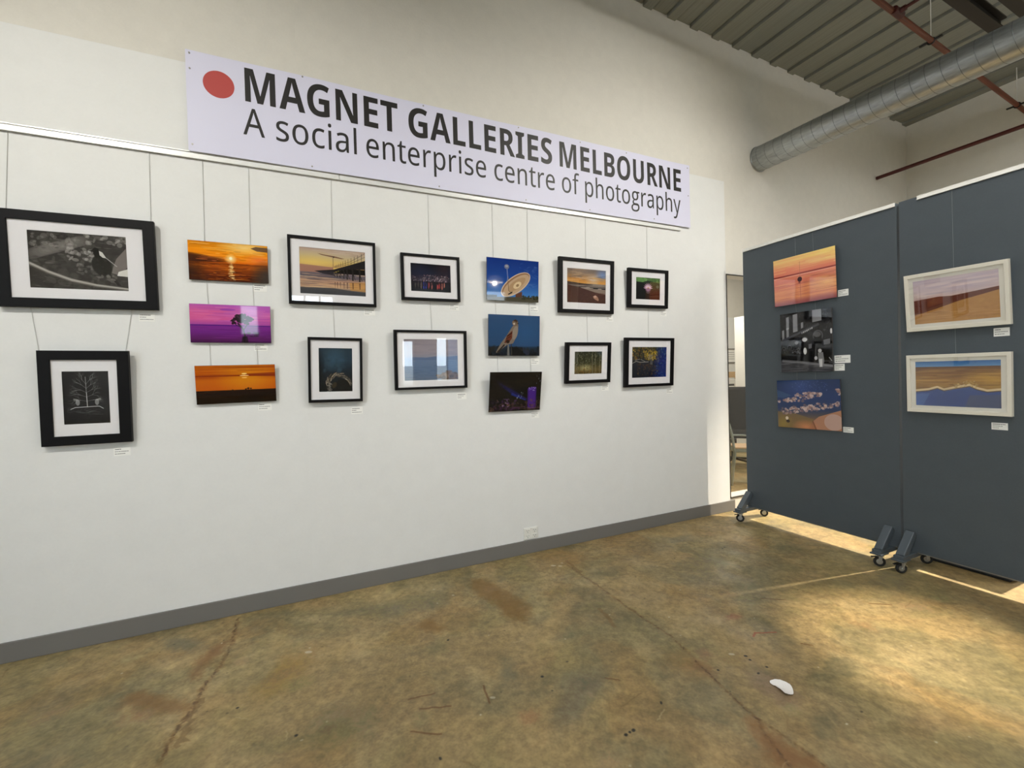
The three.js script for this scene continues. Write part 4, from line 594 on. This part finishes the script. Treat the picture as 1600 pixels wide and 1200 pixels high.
{ // white petal-shaped scrap on the floor, slightly cupped
  const P = [[1.853, 1.843], [1.881, 1.855], [1.899, 1.88], [1.905, 1.903], [1.882, 1.929], [1.861, 1.94], [1.84, 1.936], [1.83, 1.924], [1.84, 1.896], [1.846, 1.872], [1.843, 1.852]];
  const c = new THREE.CatmullRomCurve3(P.map(([x, z]) => V(x - 1.866, 0, z - 1.895)), true, 'catmullrom', 0.5).getPoints(48), pos = [], idx = [], R = 6;
  for (let s = 0; s < 2; s++) for (let k = 0; k <= R; k++) for (let i = 0; i < 48; i++) { const f = k / R, p = c[i]; pos.push(p.x * f, 0.0015 + 0.010 * f * f * (0.5 + 0.5 * Math.sin(i * 0.26)) + 0.0008 * Math.sin(p.x * f * 500 + p.z * f * 300) + (s ? 0 : 0.0016), p.z * f); }
  const n = (R + 1) * 48; for (let s = 0; s < 2; s++) for (let k = 0; k < R; k++) for (let i = 0; i < 48; i++) { const a = s * n + k * 48 + i, b = s * n + k * 48 + (i + 1) % 48, d = a + 48, e = b + 48; if (s) idx.push(a, b, d, b, e, d); else idx.push(a, d, b, b, d, e); }
  for (let i = 0; i < 48; i++) { const a = R * 48 + i, b = R * 48 + (i + 1) % 48; idx.push(a, n + a, b, b, n + a, n + b); }
  const g = new THREE.BufferGeometry(); g.setAttribute('position', new THREE.Float32BufferAttribute(pos, 3)); g.setIndex(idx); g.computeVertexNormals();
  const m = mesh('paper_scrap', g, M(C('#efebe6'), 0.6)); m.position.set(1.866, 0.001, 1.895); tag(m, 'white teardrop-shaped scrap lying on the concrete floor by the light pool', 'scrap');
}

// ───────── overhead: duct, pipes, beams ─────────
{
  const t = thing('ventilation_duct', 'round galvanised spiral duct running from the wall overhead', 'duct', [4.382, 3.619, 0]), r = 0.123, L = 3.4;
  const dx = dataTex(256, 256, (i, j) => { const n = 0.86 + 0.24 * fbm(grid0, i / 4, j / 4, 4); return [168 * n, 172 * n, 172 * n]; }, true);
  const galv = new THREE.MeshStandardMaterial({ map: dx, roughness: 0.36, metalness: 0.85 });
  const tilt = (g) => g.applyMatrix4(new THREE.Matrix4().makeShear(0, 0, 0, 0, 0, -0.03));
  const body = new THREE.CylinderGeometry(r, r, L + 0.02, 64, 1, true).rotateX(Math.PI / 2).translate(0, 0, L / 2 - 0.03);
  const sk = (g) => { const p = g.attributes.position; for (let i = 0; i < p.count; i++) p.setY(i, p.getY(i) - 0.03 * p.getZ(i)); g.computeVertexNormals(); return g; };
  mesh('duct_body', sk(body), galv, t);
  const coil = []; const turns = 37; for (let k = 0; k <= turns * 24; k++) { const a = (k / 24) * Math.PI * 2, z = (k / (turns * 24)) * L; coil.push(V(r * Math.cos(a), r * Math.sin(a) - 0.03 * z, z)); }
  mesh('seam', new THREE.TubeGeometry(new THREE.CatmullRomCurve3(coil), turns * 24, 0.0022, 5), M(C('#7c807f'), 0.45, 0.8), t);
  mesh('wall_collar', new THREE.TorusGeometry(r + 0.002, 0.006, 8, 64).translate(0, 0, -0.012), galv, t);
}
{
  const t = thing('sprinkler_pipe', 'rust-red sprinkler pipe hung under the steel ceiling, crossing above the duct', 'pipe', [4, 4.28, 1.15]);
  const y = (x) => -0.04 * (x - 4) + 0.01, z = (x) => 0.03 - 0.036 * (x - 4);
  mesh('pipe_run', [rod(V(-2.2, y(1.8), 0.12), V(3.26, y(7.26), z(7.26) ), 0.021, 14)], sprinklerRed, t);
  mesh('branch_pipe', [rod(V(0.436, y(4.436), 0.035), V(0.46, y(4.46), 1.3), 0.013, 10)], darkRed, t);
  mesh('tee', [rod(V(0.38, y(4.38), 0.035), V(0.5, y(4.5), 0.03), 0.029, 14), rod(V(0.438, y(4.44), 0.03), V(0.44, y(4.44), 0.09), 0.022, 12)], darkRed, t);
  for (const x of [5.06, 7.0]) {
    const c = part('pipe_clamp', t); c.position.set(x - 4, y(x), z(x));
    mesh('clamp_band', [new THREE.TorusGeometry(0.025, 0.006, 8, 24).rotateY(Math.PI / 2), rbox(-0.012, 0.012, -0.008, 0.004, -0.08, 0.08, 0.002)], lampBlack, c);
    mesh('hanger_rod', [rod(V(0, 0.02, 0.0), V(0, 0.4, 0), 0.004, 6)], whitePaint, c);
  }
}
{
  const t = tag(mesh('red_pipe', [rod(V(0, 0, -0.015), V(0, -0.01, 3.6), 0.021, 14)], darkRed), 'dark red pipe running level in front of the far cream wall', 'pipe'); t.position.set(6.56, 3.77, 0);
}
[['dark steel beam under the ceiling, next to the sprinkler pipe', 1.455, 4.262, 0.085, 0.1], ['dark steel beam under the ceiling at the top right corner', 1.64, 4.25, 0.08, 0.12]].forEach(([s, z, y, w, h], k) => {
  const t = thing('ceiling_beam', s, 'beam', [4.0, y, z], 'dark ceiling beams');
  const a = 1.9, b = k ? 7.26 : 5.42, yy = (x) => -0.04 * (x - 4);
  mesh('web', [bar(V(a - 4, yy(a) + h / 2, 0), V(b - 4, yy(b) + h / 2, 0), 0.012, h)], darkSteel, t);
  for (const q of [0, h]) mesh('flange', [bar(V(a - 4, yy(a) + q, 0), V(b - 4, yy(b) + q, 0), w, 0.012)], darkSteel, t);
});

// ───────── lamps ─────────
const lens = (i, col = [1, 0.86, 0.66]) => new THREE.MeshStandardMaterial({ color: 0x222222, emissive: L3(...col), emissiveIntensity: i });
function spotLamp(label, at, to, color, power, angle, penumbra, radius = 1.5) {
  const t = thing('track_spotlight', label, 'spotlight', at, 'track spotlights');
  const d = V(...to).sub(V(...at)).normalize(), head = part('lamp_head', t); head.quaternion.setFromUnitVectors(V(0, -1, 0), d);
  mesh('housing', new THREE.LatheGeometry([[0, 0.13], [0.035, 0.13], [0.042, 0.12], [0.045, 0.0], [0.041, 0.0], [0.04, 0.03], [0, 0.03]].map((p) => new THREE.Vector2(...p)), 28), lampBlack, head);
  mesh('lens', new THREE.CylinderGeometry(0.038, 0.038, 0.004, 24).translate(0, 0.022, 0), lens(6), head);
  mesh('stem', [rod(V(0, 0.05, 0), V(0, roofY(at[0]) - at[1], 0), 0.008, 8)], lampBlack, t);
  const s = new THREE.SpotLight(color, power, 0, angle, penumbra, 2); s.position.copy(V(...at)).addScaledVector(d, 0.02); s.target.position.set(...to); s.castShadow = true; s.shadow.radius = radius; scene.add(s, s.target);
}
const warm = C('#ffefd8'), warmer = C('#fff0d6'), neutral = C('#fffaf0');
spotLamp('track spotlight washing the left of the white wall', [-1.9, 3.9, 2.7], [-0.4, 2.2, 0], neutral, POWER.left, 0.78, 1.0, 3);
spotLamp('track spotlight washing the right of the white wall', [3.3, 4.05, 2.9], [2.5, 2.7, 0], neutral, POWER.right, 0.78, 1.0, 3);
spotLamp('track spotlight aimed at the floor in front of the panels', [2.0, 4.15, 3.1], [2.75, 0, 2.02], warmer, POWER.pool, 0.16, 1.0, 2);
spotLamp('track spotlight washing the display panels', [2.2, 4.05, 2.5], [3.775, 2.35, 1.5], neutral, POWER.panel, 0.6, 1.0, 3);
spotLamp('track spotlight behind the display panels', [5.6, 4.1, 1.8], [4.3, 0, 1.3], warm, POWER.behind, 0.46, 0.6, 1.5);

function batten(label, x, y, z, len, power, upPower) {  // invented fitting out of view, added as ambient fill for the room
  const t = thing('added_fill_batten', label, 'light', [x, y, z], 'added fill battens');
  mesh('body', rbox(-len / 2, len / 2, 0, 0.07, -0.07, 0.07, 0.006), whitePaint, t);
  mesh('diffuser', rbox(-len / 2 + 0.02, len / 2 - 0.02, -0.012, 0.0, -0.06, 0.06, 0.004), lens(2.2, [1, 0.98, 0.94]), t);
  mesh('added_uplight_diffuser', rbox(-len / 2 + 0.02, len / 2 - 0.02, 0.07, 0.08, -0.06, 0.06, 0.004), lens(1.9, [1, 0.98, 0.94]), t);
  for (const s of [-1, 1]) mesh('hanger', [rod(V(s * len * 0.4, 0.07, 0), V(s * len * 0.4, roofY(x + s * len * 0.4) - y, 0), 0.004, 6)], lampBlack, t);
  const l = new THREE.RectAreaLight(L3(1, 0.99, 0.975), power, len - 0.04, 0.12); l.position.set(x, y - 0.015, z); l.lookAt(x, y - 1, z); scene.add(l);
  const u = new THREE.RectAreaLight(L3(0.985, 0.99, 1), upPower, len - 0.04, 0.12); u.position.set(x, y + 0.082, z); u.lookAt(x, y + 1, z); scene.add(u);  // uplight added to brighten the deck and upper wall
}
[[-3.0, 2.9], [-0.1, 2.9], [2.75, 2.75], [-2.6, 5.6], [0.6, 5.6], [3.8, 5.6], [5.6, 3.3]].forEach(([x, z], k) => batten(['added unseen fill batten left of the camera', 'added unseen fill batten above the camera', 'added unseen fill batten in front of the display panels', 'added unseen fill batten at the far left behind the camera', 'added unseen fill batten in the middle behind the camera', 'added unseen fill batten at the right behind the camera', 'added unseen fill batten behind the display panels'][k], x, 4.1, z, 2.4, k === 6 ? POWER.downBehind : POWER.down, k === 6 ? POWER.upBehind : POWER.up));

{ // white dome pendant behind the camera, mirrored in the telescope print
  const t = thing('pendant_lamp', 'white dome pendant lamp behind the camera', 'lamp', [3.4, 2.62, 5.1]);
  mesh('lamp_shade', new THREE.LatheGeometry([...Array(13)].map((_, k) => { const a = (k / 12) * Math.PI / 2; return new THREE.Vector2(0.16 * Math.cos(a) + 0.004, 0.13 * Math.sin(a)); }), 40), M(C('#f2efe8'), 0.4, 0, { side: THREE.DoubleSide }), t);
  mesh('bulb', new THREE.SphereGeometry(0.045, 20, 14).translate(0, 0.05, 0), lens(14, [1, 0.93, 0.8]), t);
  mesh('cord', [rod(V(0, 0.13, 0), V(0, roofY(3.4) - 2.62, 0), 0.003, 6)], lampBlack, t);
  const p = new THREE.PointLight(C('#fff0d8'), 3, 0, 2); p.position.set(3.4, 2.6, 5.1); p.castShadow = true; scene.add(p);
}

// ───────── the office beyond the internal window ─────────
{ // lamp added to light the office, its fitting is invented
  const t = thing('added_office_light', 'added flat panel light on the office ceiling', 'light', [6.2, 3.378, -1.8]);
  mesh('housing', rbox(-0.6, 0.6, -0.02, 0.015, -0.3, 0.3, 0.005), whitePaint, t); mesh('diffuser', box(-0.57, 0.57, -0.026, -0.02, -0.27, 0.27), lens(3, [1, 0.95, 0.84]), t);
  const l = new THREE.RectAreaLight(L3(1, 0.95, 0.84), 42, 1.14, 0.54); l.position.set(6.2, 3.35, -1.8); l.lookAt(6.2, 0, -1.8); scene.add(l);
}
{ // metal cafe chair with wooden seat
  const t = thing('cafe_chair', 'pale green metal chair with wooden seat seen through the internal window', 'chair', [5.03, 0, -0.74]); t.rotation.y = 0.9;
  const met = M(C('#8d958a'), 0.45, 0.2), wood = M(C('#d9b48a'), 0.5);
  mesh('seat', rbox(-0.17, 0.17, 0.445, 0.465, -0.17, 0.17, 0.008), wood, t).userData.label = 'wooden seat';
  mesh('seat_rim', [rbox(-0.18, 0.18, 0.4, 0.445, -0.18, 0.18, 0.01)], met, t);
  for (const [sx, sz] of [[-1, -1], [1, -1], [-1, 1], [1, 1]]) mesh('leg', [bar(V(sx * 0.16, 0.44, sz * 0.16), V(sx * 0.22, 0, sz * 0.22), 0.035, 0.022)], met, t);
  mesh('back_frame', [tube([V(-0.17, 0.42, -0.17), V(-0.19, 0.62, -0.2), V(-0.15, 0.8, -0.24), V(0, 0.84, -0.25), V(0.15, 0.8, -0.24), V(0.19, 0.62, -0.2), V(0.17, 0.42, -0.17)], 0.016, 48, 8)], met, t);
  mesh('back_splat', [bar(V(0, 0.44, -0.175), V(0, 0.83, -0.25), 0.09, 0.006)], met, t);
  mesh('arm_rail', [tube([V(-0.19, 0.62, -0.2), V(-0.2, 0.6, 0), V(-0.17, 0.44, 0.15)], 0.012, 24, 6)], met, t);
}
{ // black office chair
  const t = thing('office_chair', 'black high-backed office chair seen through the internal window', 'chair', [5.79, 0, -1.55]); t.rotation.y = 2.25;
  const blk = new THREE.MeshPhysicalMaterial({ color: C('#060607'), roughness: 0.95, specularIntensity: 0.2 }), pl = M(C('#1a1a1b'), 0.5);
  mesh('backrest', new RoundedBoxGeometry(0.46, 0.62, 0.1, 8, 0.05).applyMatrix4(new THREE.Matrix4().makeTranslation(0, 0.87, -0.24)), blk, t); mesh('seat', new RoundedBoxGeometry(0.5, 0.1, 0.48, 5, 0.045).translate(0, 0.48, 0), blk, t);
  mesh('back_stem', [bar(V(0, 0.45, -0.2), V(0, 0.75, -0.28), 0.06, 0.02)], pl, t); mesh('gas_lift', [rod(V(0, 0.1, 0), V(0, 0.44, 0), 0.025, 12)], pl, t);
  for (let k = 0; k < 5; k++) { const a = (k * Math.PI * 2) / 5; const l = mesh('base_arm', [bar(V(0, 0.11, 0), V(0.3 * Math.cos(a), 0.08, 0.3 * Math.sin(a)), 0.04, 0.03)], pl, t); mesh('castor_wheel', [new THREE.CylinderGeometry(0.028, 0.028, 0.04, 14).rotateX(Math.PI / 2).rotateY(-a).translate(0.3 * Math.cos(a), 0.028, 0.3 * Math.sin(a)), rod(V(0.3 * Math.cos(a), 0.03, 0.3 * Math.sin(a)), V(0.3 * Math.cos(a), 0.08, 0.3 * Math.sin(a)), 0.008, 6)], pl, l); }
  for (const s of [-1, 1]) mesh('armrest', [bar(V(s * 0.25, 0.5, 0.0), V(s * 0.28, 0.68, -0.02), 0.03, 0.03), bar(V(s * 0.28, 0.69, -0.16), V(s * 0.28, 0.69, 0.12), 0.05, 0.03)], pl, t);
}
{ // desk with shelf unit behind the chairs
  const t = thing('office_desk', 'wooden office desk against the far office wall', 'desk', [7.7, 0, -2.96]), wd = M(C('#a9854f'), 0.5), wd2 = M(C('#6a4426'), 0.55);
  mesh('desk_top', rbox(-0.9, 0.9, 0.71, 0.74, -0.38, 0.38, 0.006), wd, t); for (const s of [-1, 1]) mesh('side_panel', rbox(s * 0.86 - 0.015, s * 0.86 + 0.015, 0, 0.71, -0.36, 0.36, 0.003), wd2, t); mesh('modesty_panel', box(-0.84, 0.84, 0.25, 0.71, 0.3, 0.315), wd2, t);
  const u = thing('shelf_unit', 'wooden shelf box standing on the office desk', 'shelf', [7.86, 0.74, -3.08]);
  mesh('side_board', rbox(-0.22, -0.2, 0, 0.66, -0.14, 0.14, 0.003), wd, u); mesh('side_board', rbox(0.2, 0.22, 0, 0.66, -0.14, 0.14, 0.003), wd, u); mesh('top_board', rbox(-0.2, 0.2, 0.64, 0.66, -0.14, 0.14, 0.003), wd, u); for (const y of [0.0, 0.16, 0.32, 0.48]) mesh('shelf_board', rbox(-0.2, 0.2, y, y + 0.015, -0.13, 0.13, 0.002), wd, u); mesh('back_board', box(-0.2, 0.2, 0.015, 0.64, -0.14, -0.132), wd, u);
  const pr = thing('desk_printer', 'white printer on the office desk', 'printer', [7.32, 1.06, -3.05]);
  const bx = thing('storage_box', 'white lidded storage box under the office printer', 'box', [7.32, 0.74, -3.05]); mesh('box_body', rbox(-0.2, 0.2, 0, 0.28, -0.17, 0.17, 0.005), whitePaint, bx); mesh('box_lid', rbox(-0.205, 0.205, 0.28, 0.319, -0.175, 0.175, 0.005), M(C('#d8d4ca'), 0.6), bx);
  mesh('printer_body', rbox(-0.2, 0.2, 0, 0.2, -0.18, 0.18, 0.015, 3), whitePaint, pr); mesh('paper_tray', rbox(-0.14, 0.14, 0.05, 0.06, 0.17, 0.26, 0.003), whitePaint, pr); mesh('output_slot', box(-0.15, 0.15, 0.07, 0.11, 0.178, 0.182), lampBlack, pr); mesh('scanner_lid', rbox(-0.2, 0.2, 0.2, 0.225, -0.18, 0.16, 0.006), M(C('#cfcfcb'), 0.4), pr);
}
{ // framed notice on the far office wall
  const t = thing('framed_notice', 'dark framed sheet on the far office wall seen through the internal window', 'frame', [8.0, 1.58, OZ + 0.031]);
  mesh('frame', plate([-0.2, 0.2, 0, 0.3], [[-0.18, 0.18, 0.02, 0.28]], 0.02, 0.002), M(C('#5a5550'), 0.5), t); mesh('sheet', box(-0.182, 0.182, 0.018, 0.282, 0.002, 0.006), cardWhite, t);
  mesh('printed_lines', [...Array(4)].map((_, k) => box(-0.1, 0.1, 0.08 + k * 0.045, 0.09 + k * 0.045, 0.006, 0.0066)), M(C('#8a8a88'), 0.8), t);
}
{ // white cupboard, its lit edge closes the view at the right
  const t = thing('white_cupboard', 'tall white cupboard edge beyond the internal window beside the panel', 'cupboard', [7.16, 0, -2.1]);
  mesh('carcass', rbox(-0.3, 0.3, 0, 2.35, -0.25, 0.25, 0.004), whitePaint, t); for (const s of [-1, 1]) { const d = mesh('door', rbox(s * 0.15 - 0.146, s * 0.15 + 0.146, 0.06, 2.33, 0.25, 0.268, 0.003), whitePaint, t); mesh('handle', [rod(V(s * 0.03, 0.95, 0.285), V(s * 0.03, 1.1, 0.285), 0.006, 8)], zinc, d); }
}

renderer.render(scene, camera);
